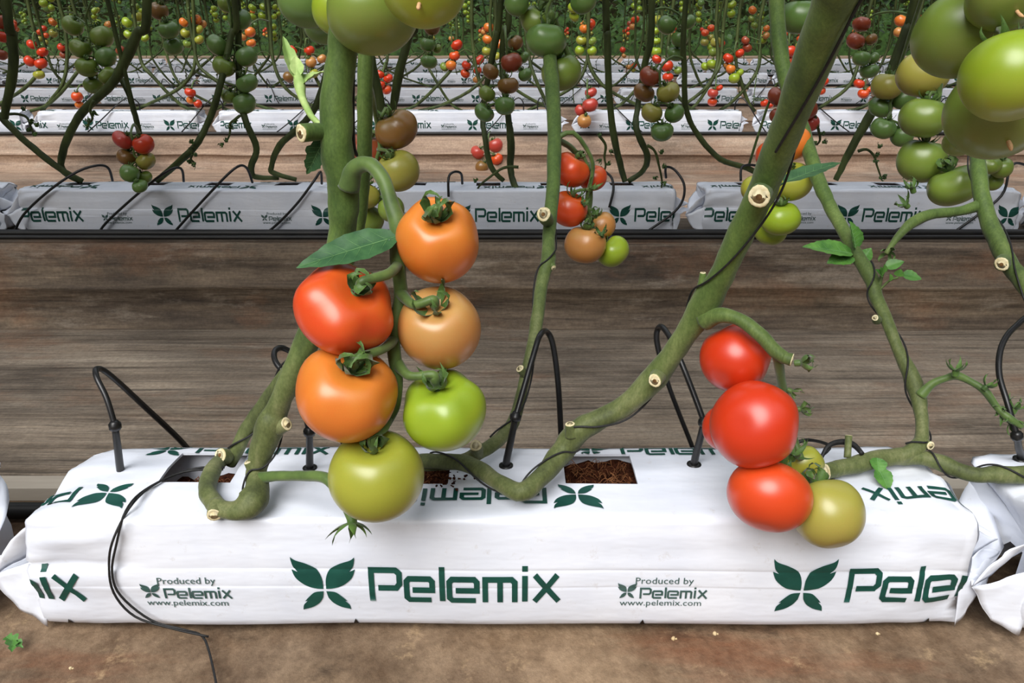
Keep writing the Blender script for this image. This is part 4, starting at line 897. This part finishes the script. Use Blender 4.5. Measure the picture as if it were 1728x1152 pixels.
# ------------------------------------------------------------------ drippers of the front bag
def dripper(tab, hole, label, nodes=(1,)):
    h = PZ(hole[0], hole[1], BAGH)
    root = empty('drip_line', h, label, 'drip line', 'drip lines of the front bag')
    mb = MB(); mb.tube(spts(tab), 9, True, 8); mb.build('tube', M['tube'], root)
    s0 = Vector(h); s1 = P(*tab[0][:3])
    mb = MB(); mb.tube([(*(s0 + Vector((0, 0, -.03))), .0045), (*(s0 + Vector((0, 0, .002))), .0045), (*(s0 * .5 + s1 * .5), .0042), (*s1, .0038)], 9, True, 3); mb.build('stake', M['tube'], root)
    ax = (s1 - s0).normalized()
    mb = MB(); mb.tube([(*(s1 - ax * .004), .004), (*(s1 - ax * .003), .0068), (*(s1 + ax * .002), .0068), (*(s1 + ax * .003), .005), (*(s1 + ax * .006), .0045)], 10, True, 1); mb.build('connector', M['tube'], root)
    mb = MB()
    e = MB(); e.tube([(*(s0 + Vector((0, 0, -.001))), .0085), (*(s0 + Vector((0, 0, .0015))), .0085), (*(s0 + Vector((0, 0, .002))), .005)], 14, True, 1); e.build('stake_collar', M['tube'], root)
    return root
dripper([(194, 718, .885, 5), (180, 672, .885, 5), (163, 636, .89, 5), (164, 622, .905, 5), (185, 632, .93, 5), (240, 682, 1.0, 5), (315, 755, 1.09, 5), (335, 800, 1.12, 5)], (204, 796), 'arched black dripper tube at the front bag\'s folded left end')
dripper([(522, 728, .90, 5), (512, 690, .905, 5), (492, 645, .915, 5), (466, 612, .925, 5), (464, 592, .94, 5), (480, 588, .955, 5), (510, 612, .97, 4), (560, 690, 1.0, 4), (590, 790, 1.05, 4)], (523, 790), 'dripper tube half hidden behind the thick stem\'s big tomatoes')
dripper([(870, 703, .92, 5), (884, 655, .93, 5), (900, 600, .945, 5), (911, 566, .96, 5), (922, 559, .985, 5), (933, 582, 1.0, 5), (942, 650, 1.03, 5), (947, 742, 1.08, 5), (948, 790, 1.1, 5)], (854, 786), 'tall arched dripper tube in front of the thin middle stem')
dripper([(1188, 712, .91, 5), (1172, 668, .915, 5), (1145, 600, .93, 5), (1125, 560, .955, 5), (1112, 552, .975, 5), (1109, 580, .99, 5), (1130, 655, 1.02, 4), (1166, 748, 1.07, 4), (1185, 800, 1.1, 4)], (1171, 784), 'crossed dripper tube just left of the largest red tomato')
dripper([(1716, 735, .92, 5), (1700, 680, .925, 5), (1686, 630, .94, 5), (1690, 585, .955, 5), (1712, 552, .97, 5), (1750, 535, .99, 5), (1800, 600, 1.05, 5)], (1722, 775), 'dripper tube curving at the picture\'s right side behind the empty truss')
# thin loose wire hanging over the bag front
wtab = []
def wire(pts, label, r=.0016, extra=None):
    mb = MB(); mb.tube([(*p, r) for p in pts], 7, True, 5)
    if extra: mb.tube([(*p, r) for p in extra], 7, True, 5)
    return mb
ty = ROWS[0]
def fpt(x, y): return PY(x, y, ty - 0.012)
w1 = [PZ(378, 789, .160), PZ(330, 790, .153), PZ(270, 812, .153), PZ(225, 848, .154), fpt(193, 905), fpt(184, 950), fpt(192, 1000), fpt(228, 1040), PY(290, 1060, ty - .016), PZ(352, 1074, .003)]
w2 = [PZ(376, 792, .157), PZ(310, 796, .153), PZ(245, 826, .153), PZ(212, 862, .157), fpt(197, 915), fpt(189, 965), fpt(204, 1005), fpt(255, 1046), PY(310, 1062, ty - .016), PZ(340, 1072, .003), PZ(353, 1100, .003), PZ(366, 1160, .003), PZ(372, 1200, .003)]
tag(wire(w1, '', .0013, w2).build('loose_twine', M['twine']), 'loose double loop of black twine hanging over the front bag\'s face', 'twine')
tw = MB(); tw.tube(spts([(1340, 748, .99, 3), (1365, 742, .985, 3), (1400, 752, .93, 3), (1385, 770, .925, 3)]), 6); tw.tube(spts([(1385, 775, .92, 3), (1398, 752, .925, 4), (1420, 745, .93, 5), (1440, 750, .925, 5), (1455, 765, .91, 4)]), 7)
tag(tw.build('support_twine', M['twine']), 'knotted black twine loop over the lying stem\'s cut end', 'twine')

# ------------------------------------------------------------------ pipes, board, scraps
def pipe(y, z, r, label, wob=.006):
    mb = MB(); mb.tube([(x * .8, y + wob * noise.noise(Vector((x * .5, y, 0))), z + abs(wob) * .3 * noise.noise(Vector((x * .7, y, 4))), r) for x in range(-24, 25)], 10, True, 3)
    return tag(mb.build('irrigation_pipe', M['pipe']), label, 'pipe', 'irrigation pipes')
pipe(.935, .012, .012, 'black irrigation pipe running behind the front row of bags')
pipe(2.535, .013, .012, 'thick black irrigation pipe along the second row\'s bag fronts')
pipe(2.49, .010, .007, 'thinner black pipe in front of the second row\'s thick pipe')
for r in range(2, 7): pipe(ROWS[r] - .04, .014, .012, f'black irrigation pipe along the {ROWN[r]} row of bags')
b = MB(); b.v = [Vector((x, y, z)) for x in (-9, 9) for y, z in ((.985, -.004), (1.02, -.004), (1.02, .016), (.985, .016))]
b.f = [(0, 1, 5, 4), (1, 2, 6, 5), (2, 3, 7, 6), (3, 0, 4, 7), (0, 3, 2, 1), (4, 5, 6, 7)]; b.mi = [0] * 6
M['board'] = two('grey_board', '8d8478', 'aba294', 14, (.1, 1, 1), .8)
structure(b.build('trim_1', M['board'], smooth=False))
sc_ = MB(); sc_.leaf(PZ(10, 1074, .006), PZ(38, 1090, .004), .006, (0.1, -.2, 1), .1, .3, 16, .5, lobes=.3); sc_.leaf(PZ(22, 1080, .006), PZ(20, 1098, .004), .005, (.3, -.2, 1), .1, .3, 12, .5, False, lobes=.3)
tag(sc_.build('leaf_scrap', [M['leaf_young'], M['vein']]), 'small torn green leaf lying on the soil by the bag\'s folded corner', 'leaf')
for k, (x, y, s, lab) in enumerate(((1203, 967, .004, 'pale chip on the bare soil close under the front bag\'s edge'), (1133, 1078, .004, 'pale chip on the soil below the small printed address'), (1478, 1068, .003, 'pale splinter against the front bag\'s lower edge'), (117, 1128, .003, 'pale crumb on the soil below the torn green leaf'))):
    mb = MB(); mb.tube([(*(PZ(x, max(y, 1070), .003) + Vector((i * s * .5, 0, .001 * (i % 2)))), s * (.3 + .4 * (i == 1))) for i in range(4)], 6, True, 3, .5, k)
    tag(mb.build('wood_chip', M['debris']), lab, 'debris', 'pale chips on the soil')

cr = MB(); random.seed(9)
for k in range(60):
    x, y = random.gauss(.02, 1) * 22, random.gauss(0, 1) * 9
    p = PZ(745 + x, 806 + y, BAGH + .0045); r = random.uniform(.0006, .0018)
    cr.tube([(*p, r), (*(p + Vector((random.uniform(-.004, .004), random.uniform(-.003, .003), .0005))), r * .6)], 5, True, 1)
stuff(cr.build('coir_crumbs', M['coir']), 'dark coir crumbs spilled on the front bag beside its middle opening', 'crumbs')
# ------------------------------------------------------------------ farther plants
def hang(parent, start, objs):                      # truss stalk from the stem down between the fruit, with a pedicel to each
    if not objs: return
    rr = objs[0].scale[0]
    objs = sorted(objs, key=lambda o: -o.location.z)
    n = len(objs); cx = sum(o.location.x for o in objs) / n; cy = sum(o.location.y for o in objs) / n
    mb = MB(); zs = [o.location.z for o in objs]; r = rr * .11
    line = [(*start, r * 1.3), (start.x * .5 + cx * .5, start.y * .5 + cy * .5, max(start.z, zs[0] + rr * .9) + .01, r * 1.2), (cx, cy, zs[0] + rr * .7, r)]
    line += [(cx + rr * .12 * (-1) ** i, cy + rr * .1, z + rr * .35, r * (1 - .5 * i / n)) for i, z in enumerate(zs[1:])]
    mb.tube(line, 6, True, 3)
    for o in objs:
        ax = o.rotation_quaternion @ Vector((0, 0, 1)); e = o.location + ax * o.scale[2] * .58; m = o.location + ax * o.scale[2] * 1.0
        mb.tube([(cx, cy + rr * .1, min(max(zs), o.location.z + rr * .9), r * .8), (*m, r * .8), (*e, r * .9)], 5, True, 3)
    mb.build('truss_stalk', M['truss'], parent)
random.seed(5)
def vine(tab, label, group, mat='stem_far', Y=None, seg=8, wob=.2):
    pts = [(*(PY(x, y, Y + dy)), r * .85 * (Y / cp) / FPX) for x, y, dy, r in tab]
    top = pts[-1]
    if top[2] < 2.3: pts.append((top[0] + random.uniform(-.08, .08), top[1] + random.uniform(-.05, .1), 1.5, top[3])); pts.append((top[0] + random.uniform(-.2, .2), top[1], 2.4, top[3] * .8))
    o = empty('tomato_plant', pts[0][:3], label, 'tomato plant', group)
    mb = MB(); pp = mb.tube(pts, seg, True, 5, wob, random.random() * 50); mb.build('stem', M[mat], o)
    return o, pts
G2 = 'tomato plants of the second row'
V2 = [
 ([(140, 306, 0, 5), (100, 284, -.02, 6), (45, 240, -.03, 6), (0, 195, -.03, 6), (-60, 120, -.03, 6)], 'grey-green stem sloping in from the picture\'s left edge over the second row'),
 ([(8, 200, -.1, 6), (10, 180, -.1, 7), (22, 120, -.1, 8), (20, 60, -.1, 8), (10, 0, -.1, 8)], 'upright dark stem at the picture\'s left edge beside the red fruit'),
 ([(135, 306, .03, 5), (104, 284, .02, 6), (112, 238, 0, 7), (140, 188, 0, 7), (190, 140, 0, 8), (212, 100, 0, 9), (232, 55, 0, 8), (248, 0, 0, 8)], 'bent dark stem rising past the hanging green truss on the left'),
 ([(265, 305, 0, 5), (300, 275, -.02, 6), (330, 245, -.02, 6), (352, 205, 0, 6), (370, 150, 0, 6), (390, 60, .05, 6), (396, 0, .05, 6)], 'stem curving from the second row\'s bag up into the long green truss'),
 ([(195, 118, .1, 5), (216, 155, .05, 5), (228, 195, .03, 5), (236, 225, 0, 4)], 'short drooping stem carrying the ripening truss over the second row'),
 ([(470, 300, .02, 4), (430, 298, .02, 5), (424, 280, 0, 6), (433, 250, 0, 6), (415, 205, 0, 6), (405, 160, .05, 6), (402, 60, .08, 6), (400, 0, .08, 6)], 'crooked stem under the long green truss'),
 ([(500, 303, 0, 4), (462, 292, 0, 5), (458, 280, 0, 5), (472, 245, 0, 6), (508, 212, 0, 6), (535, 175, 0, 6), (560, 90, 0, 6), (580, 0, 0, 6)], 'stem leaning to the thick front stem from the second row'),
 ([(700, 302, 0, 5), (655, 240, 0, 8), (640, 165, 0, 9), (625, 100, 0, 9), (610, 0, 0, 8)], 'dark stem seen between the thick stem and the brown tomato'),
 ([(640, 300, .05, 5), (662, 190, .03, 7), (672, 130, 0, 8), (690, 60, 0, 7), (700, 0, 0, 7)], 'dark stem leaning right behind the brown tomato'),
 ([(872, 322, -.05, 6), (862, 290, 0, 6), (862, 240, 0, 7), (858, 200, .02, 6), (848, 120, .1, 6), (850, 60, .1, 6), (858, 0, .1, 6)], 'dark stem under the brown and green truss, mid second row'),
 ([(850, 305, 0, 4), (828, 280, 0, 5), (818, 230, .02, 5), (815, 190, .1, 5), (826, 120, .1, 6), (838, 60, .1, 6), (845, 0, .1, 6)], 'paler slim stem beside the dark stem, mid second row'),
 ([(1055, 306, 0, 5), (1046, 275, 0, 6), (1032, 205, 0, 6), (1026, 120, 0, 6), (1025, 60, 0, 6), (1022, 0, 0, 6)], 'straight green stem right of the pinkish red truss'),
 ([(1060, 306, .03, 5), (1085, 288, .03, 5), (1092, 262, 0, 6), (1074, 218, 0, 6), (1076, 180, .1, 5), (1088, 110, .1, 6), (1100, 0, .1, 6)], 'crooked stem beneath the brown and green truss left of the slanting stem'),
 ([(1290, 300, -.03, 4), (1262, 284, -.03, 5), (1215, 268, -.02, 5), (1178, 228, 0, 5), (1158, 185, 0, 5), (1155, 120, 0, 5), (1158, 0, 0, 5)], 'curving slim stem left of the slanting stem over the bag gap'),
 ([(1410, 304, 0, 5), (1420, 284, 0, 6), (1442, 240, 0, 8), (1470, 192, 0, 9), (1500, 130, 0, 10), (1530, 50, 0, 9), (1545, 0, 0, 9)], 'thick dark stem slanting up to the corner fruit from the second row'),
 ([(1655, 305, 0, 5), (1690, 260, 0, 6), (1720, 180, 0, 6), (1735, 80, 0, 6)], 'stem behind the corner fruit in the second row'),
]
hang(pA, P(592, -95, .70), TOPO[GT]); hang(pC, P(1450, -130, .47), TOPO[GQ])
VINES = []
for t, lab in V2:
    o, pts = vine(t, lab, G2, Y=2.66); VINES.append((o, [Vector(p[:3]) for p in pts]))
for phrase, mx, d0, fr, done, objs in ROWSTEM:
    if d0 >= 4: continue
    zt = max(q.z for q, _ in done) + .03; c = sum((q for q, _ in done), Vector()) / len(done)
    if d0 < 1.9:
        own, pts = {'behind the thick front stem': (pB, ppB), 'behind the slanting stem': (pE, ppU), "beside the slanting stem's top": (pE, ppU), 'below the big corner fruit': (pF, ppF), 'on the thin middle stem': (pD, ppD), 'at the top of the middle stem': (pD, ppD)}.get(phrase, (pF, ppF))
        pts = [Vector(p[:3]) for p in pts]
    else:
        own, pts = min(VINES, key=lambda v: min((p - Vector((c.x, c.y, zt))).length for p in v[1]))
    dense = [a.lerp(b_, f / 6) for a, b_ in zip(pts, pts[1:]) for f in range(6)]
    st = min(dense, key=lambda p: (p - Vector((c.x, c.y, zt))).length)
    hang(own, st, objs)
def sprig(tab, Y, label, fruits, seed, r=.0045):
    pts = [(*PY(x, y, Y), r * (1.2 - .8 * i / len(tab))) for i, (x, y) in enumerate(tab)]
    mb = MB(); mb.tube(pts, 6, True, 4, .2, seed); 
    o = tag(mb.build('bare_truss', M['stem_far']), label, 'bare truss', 'picked-over trusses')
    for k, (x, y) in enumerate(fruits):
        c = MB(); p = PY(x, y, Y); c.calyx(p, (math.sin(k * 2.3), -.5, math.cos(k * 1.7)), .020, 5, seed + k, 1.3, .22)
        c.tube([(*(p + Vector((0, 0, -.004))), .005), (*(p + Vector((0, 0, .004))), .006)], 6, True, 1); c.build('calyx', M['calyx'], o)
sprig([(875, 282), (850, 283), (825, 300), (808, 315), (803, 330), (795, 345)], 2.6, 'picked-over truss drooping beside the second row\'s middle letters', ((802, 306), (806, 328), (796, 347), (790, 345), (812, 345)), 3)
sprig([(1012, 230), (1022, 245), (1020, 265), (1022, 280), (1018, 292)], 2.62, 'picked-over truss above the second row right of the red pair', ((1012, 230), (1030, 255), (1013, 270), (1026, 277)), 6)
sprig([(1092, 245), (1105, 255), (1112, 280), (1117, 305), (1115, 325)], 2.6, 'picked-over truss hanging above the four-leaf mark', ((1116, 258), (1104, 300), (1122, 308), (1106, 330), (1120, 282)), 9)
sprig([(405, 195), (396, 202), (388, 210), (388, 225), (382, 240)], 2.62, 'curled bare truss under the long green truss', ((382, 238), (388, 214), (375, 243), (396, 205)), 12)
sprig([(320, 248), (325, 258), (322, 268), (328, 274)], 2.62, 'small bare truss on the curving stem, second row', ((330, 262), (318, 272), (328, 276), (322, 240)), 15)
sprig([(0, 195), (25, 192), (45, 198), (52, 215), (58, 228)], 2.6, 'bare truss against the third row\'s first letters', ((40, 185), (52, 205), (60, 225), (48, 220), (62, 212)), 18)
sprig([(1448, 255), (1462, 252), (1474, 262), (1480, 280), (1487, 300)], 2.6, 'picked-over truss hanging right of the dark slanting stem', ((1480, 262), (1486, 300), (1494, 296), (1476, 272), (1484, 248)), 21)
sprig([(1375, 195), (1380, 215), (1384, 235), (1378, 245)], 2.6, 'bare truss just right of the slanting stem', ((1378, 215), (1386, 225), (1376, 240), (1390, 240)), 24)
sprig([(158, 170), (152, 185), (156, 200), (148, 210)], 2.6, 'short bare truss on the bent dark stem', ((150, 205), (157, 190), (148, 212)), 27)
# drip tubes of the second row: from the pipe over the bag's face to its top
for k, (tab, lab) in enumerate((
 ([(22, 398), (40, 362), (85, 320), (130, 290), (165, 279), (183, 284), (190, 305)], 'thin drip tube arching over the second row\'s crumpled bag end'),
 ([(162, 402), (180, 375), (235, 325), (280, 290), (305, 284), (310, 306)], 'thin drip tube slanting across the second row\'s small print'),
 ([(285, 405), (300, 385), (350, 330), (395, 285), (415, 282), (426, 308)], 'thin drip tube crossing the second row\'s first large word'),
 ([(420, 412), (460, 385), (500, 345), (530, 305), (541, 290), (543, 310)], 'thin drip tube slanting towards the thick front stem'),
 ([(757, 332), (757, 300), (766, 290), (778, 293), (780, 310)], 'small hooked drip tube on the second row right of the orange tomato'),
 ([(1062, 408), (1100, 385), (1145, 350), (1155, 315), (1140, 288), (1124, 282), (1124, 300)], 'drip tube bending wide round the gap end of the second row\'s middle bag'),
 ([(1028, 350), (1035, 320), (1032, 300), (1022, 290), (1014, 282)], 'drip tube curving beside the ripe pair on the second row'),
 ([(1250, 305), (1251, 284), (1262, 278), (1280, 280)], 'short drip stake at the bag gap, second row'),
 ([(1600, 398), (1640, 370), (1690, 330), (1703, 290), (1715, 275), (1740, 282)], 'drip tube at the picture\'s right side of the second row'),
 ([(1480, 402), (1520, 385), (1560, 372)], 'drip tube lying by the second row\'s pipe under the young leaf'))):
    n = len(tab); mb = MB()
    over = [i for i, (x, y) in enumerate(tab) if y < 322]; o0 = over[0] if over else n
    mb.tube([(*PY(x, y, 2.550 if i < o0 else 2.552 + .10 * ((i - o0 + .4) / (n - o0))), .0042) for i, (x, y) in enumerate(tab)], 7, True, 5)
    tag(mb.build('drip_tube', M['tube']), lab, 'drip tube', 'drip tubes of the second row')
# stems of the rows behind, one for each traced truss, then more between them
def back_vine(x, row_y, r, label, group, seed, lean=0.5, bare=0):
    rn = random.Random(seed)
    y0 = row_y + .10
    bx = x + rn.choice((-1, 1)) * rn.uniform(.15, lean)
    pts = [(bx, y0, .14, r), (bx + (x - bx) * .35, y0 - .02, .17 + rn.uniform(0, .04), r), (bx + (x - bx) * .8, y0 - .03, .28 + rn.uniform(0, .08), r * 1.05), (x, y0, .45, r), (x + rn.uniform(-.03, .03), y0 + .02, .7, r), (x + rn.uniform(-.06, .06), y0, 1.2, r), (x + rn.uniform(-.08, .08), y0, 2.4, r * .8)]
    o = empty('tomato_plant', pts[0][:3], label, 'tomato plant', group); o['top_x'] = x
    mb = MB(); mb.tube(pts, 6, True, 4, .2, seed); mb.build('stem', M['stem_far'], o)
    if bare:
        mb = MB(); z = rn.uniform(.3, .5); q = Vector((x, y0, z)); s = rn.choice((-1, 1)); L = rn.uniform(.06, .14)
        mb.tube([(*q, .004), (*(q + Vector((s * L * .5, -.02, .03))), .0035), (*(q + Vector((s * L, -.03, -.03))), .003), (*(q + Vector((s * L * .9, -.03, -.12))), .0025)], 5, True, 3)
        for c in range(3): mb.calyx(q + Vector((s * L * (1 - .05 * c), -.03, -.03 - .04 * c)), (s * .6, -.4, -.3 + .4 * c), .018, 5, seed + c, 1.2, .2)
        mb.build('truss_stalk', M['stem_far'], o)
    return o
used = {r: [] for r in range(2, 8)}
cnt = 0
for phrase, mx, d0, fr, done, objs in ROWSTEM:
    if d0 < 4: continue
    row = 2 if d0 < 6 else 3
    x = sum(q.x for q, _ in done) / len(done)
    used[row].append(x); cnt += 1
    vo = back_vine(x + .02, ROWS[row], .011, f'slim stem carrying truss {phrase}', f'tomato plants of the {ROWN[row]} row', 100 + cnt, bare=cnt % 2)
    hang(vo, Vector((x + .02, ROWS[row] + .10, max(q.z for q, _ in done) + .06)), objs)
for row, n, half in ((2, 9, 3.3), (3, 22, 4.8), (4, 30, 6.6), (5, 34, 8.0), (6, 36, 9.8)):
    for k in range(n):
        x = -half + 2 * half * (k + random.uniform(.2, .8)) / n
        if any(abs(x - u) < .12 for u in used[row]): continue
        back_vine(x, ROWS[row], random.uniform(.008, .012), f'slim tomato stem among the crowded stems of the {ROWN[row]} row', f'tomato plants of the {ROWN[row]} row', 300 + row * 40 + k, .6, k % 2)
for row in (2, 3, 4, 5, 6):                       # say which stem of its row each one is
    mine = sorted([o for o in C.objects if o.get('group') == f'tomato plants of the {ROWN[row]} row'], key=lambda o: o['top_x'])
    for i, o in enumerate(mine):
        if 'carrying truss' not in o['label']: o['label'] = f'slim tomato stem without traced fruit, {ORD[i]} from the left in the {ROWN[row]} row'.replace(' without traced fruit', '')
# drip tubes of the rows behind
for row in (2, 3, 4):
    for k in range(11 if row == 2 else 13):
        x = (k - 6 + random.uniform(.2, .8)) * (.62 if row == 2 else .8); y = ROWS[row]
        s = random.choice((-1, 1)); mb = MB(); L = random.uniform(.1, .35)
        mb.tube([(x, y - .035, .02, .004), (x + s * L * .3, y - .03, .09, .004), (x + s * L * .8, y + .02, .22, .004), (x + s * L, y + .06, .20, .004), (x + s * L * 1.02, y + .06, .145, .0045)], 6, True, 4)
        tag(mb.build('drip_tube', M['tube']), f'thin black drip tube, {ORD[k]} from the left over the {ROWN[row]} row', 'drip tube', f'drip tubes of the {ROWN[row]} row')
# fruit of the farther rows, up to about three hundred in all; the rest as one mass
random.seed(77)
def truss_spots(x, y, z, n, r):
    out = []
    for i in range(n):
        s = (-1) ** i
        out.append((x + s * r * random.uniform(.6, 1.0), y - .04 + random.uniform(-.03, .03), z - i * r * 1.05, r * random.uniform(.8, 1.1)))
    return out
far = []
for row, n, half in ((3, 10, 4.6), (4, 20, 6.4), (5, 26, 7.8), (6, 30, 9.4), (7, 30, 11), (8, 34, 12.5)):
    for k in range(n):
        x = -half + 2 * half * (k + random.uniform(.1, .9)) / n
        lo = .42 if random.random() < .22 else random.uniform(.55, 1.25)
        ripe = max(0, min(1, (lo - .4) / .42 + random.uniform(-.1, .2)))
        for i, (a, b_, c, r) in enumerate(truss_spots(x, ROWS[row] + .05, lo + .22, random.randint(5, 7), .036 - .012 * ripe * random.random())):
            f = ripe + i * .12 + random.uniform(-.15, .15)
            far.append((Vector((a, b_, c)), r, 'R' if f < .18 else 'S' if f < .34 else 'O' if f < .45 else 'N' if f < .55 else random.choice('GDL') if f < .85 else random.choice('LLG'), row))
def pxr(p, r):
    q = p - Vector((0, 0, HC)); d = q.y * cp - q.z * sp; v = q.y * sp + q.z * cp
    return r / d * FPX, 864 + FPX * q.x / d, 576 - FPX * v / d
inv = [(pxr(p, r), p, r, c, row) for p, r, c, row in far]
inv = [t for t in inv if -10 < t[0][1] < 1738 and t[0][2] > -8]
inv.sort(key=lambda t: -t[0][0])
room = 300 - len(ALL_T)
for (pr, p, r, c, row) in inv[:room]:
    tomato(p, r, c, (random.uniform(-.5, .5), -random.uniform(0, .6), 1), f'tiny {TM[c][0]} tomato among the crowded stems of the {ROWN[row]} row', f'tiny {TM[c][0]} tomatoes of the {ROWN[row]} row', 1.0, calyx=False)
codes = sorted(TM)
mass = MB()
sph = bmesh.new(); bmesh.ops.create_icosphere(sph, subdivisions=2, radius=1.0); sv = [v.co.copy() for v in sph.verts]; sf = [tuple(v.index for v in f.verts) for f in sph.faces]; sph.free()
for (pr, p, r, c, row) in inv[room:]:
    b0 = len(mass.v); mass.v += [p + v * r for v in sv]; mass.f += [tuple(b0 + i for i in f) for f in sf]; mass.mi += [codes.index(c)] * len(sf)
stuff(mass.build('distant_tomatoes', [TM[c][1] for c in codes]), 'specks of red and green fruit filling the farthest rows', 'tomatoes')
# leaf banks behind the rows, and shade crowns added above them
def leaf_mass(n, half, zlo, zhi, dy, size, seed):
    rn = random.Random(seed); mb = MB()
    for _ in range(n):
        p = Vector((rn.uniform(-half, half), rn.gauss(0, dy), rn.uniform(zlo, zhi))); a = rn.uniform(0, 6.28); t = Vector((math.cos(a), math.sin(a), rn.uniform(-.9, .1))).normalized()
        s = size * rn.uniform(.6, 1.3); sd = t.cross(Vector((rn.uniform(-.4, .4), rn.uniform(-.4, .4), 1))).normalized(); n_ = sd.cross(t)
        b0 = len(mb.v); pr = ((0, .02), (.2, .34), (.5, .40), (.8, .22), (1, .01))
        for f, w_ in pr: 
            q = p + t * s * f - n_ * s * .18 * f * f; mb.v += [q - sd * s * w_ + n_ * s * .06, q, q + sd * s * w_ + n_ * s * .06]
        for i in range(4):
            for k in (0, 1): mb.f.append((b0 + i * 3 + k, b0 + i * 3 + k + 1, b0 + i * 3 + 4 + k, b0 + i * 3 + 3 + k)); mb.mi.append(0)
    return mb
CAN = leaf_mass(2800, 11.5, 1.5, 2.8, .24, .15, 1).build('tomato_foliage', M['foliage'])
crowns = ((0, .25, .15), (0, .55, .2), (0, .34, -.45), (0, .30, .6), (2, .1, 0), (2, .45, .1), (3, .1, .1), (3, .4, .2), (4, .3, .2), (5, .3, .1), (6, .3, 0), (4, .1, -.3), (4, .6, -.2), (5, .6, -.3), (6, .6, -.4), (5, .1, -.4), (6, .1, -.5), (7, .1, -.55), (8, .1, -.55))  # leaf copies, mostly out of view, added to darken chosen rows
for i, (r, dy, dz) in enumerate(crowns):
    o = CAN if i == 0 else CAN.copy()
    if i: C.objects.link(o)
    o.location = (random.uniform(-1, 1), ROWS[r] + dy, dz); stuff(o, f'dark leafy crown added for shade over the {ROWN[r]} row of plants' if dy < .3 else f'dark leaves added for shade over the aisle behind the {ROWN[r]} row', 'foliage'); o['group'] = f'leaves over the {ROWN[r]} row'
WALLF = leaf_mass(5200, 17, .2, 2.6, .5, .17, 2).build('tomato_foliage', M['foliage']); WALLF.location = (0, 22.5, 0); stuff(WALLF, 'dense dark green foliage closing the view behind the farthest row', 'foliage')
o = WALLF.copy(); C.objects.link(o); o.location = (1.3, 25.5, .1); stuff(o, 'last dark bank of foliage seen through the farthest stems', 'foliage')
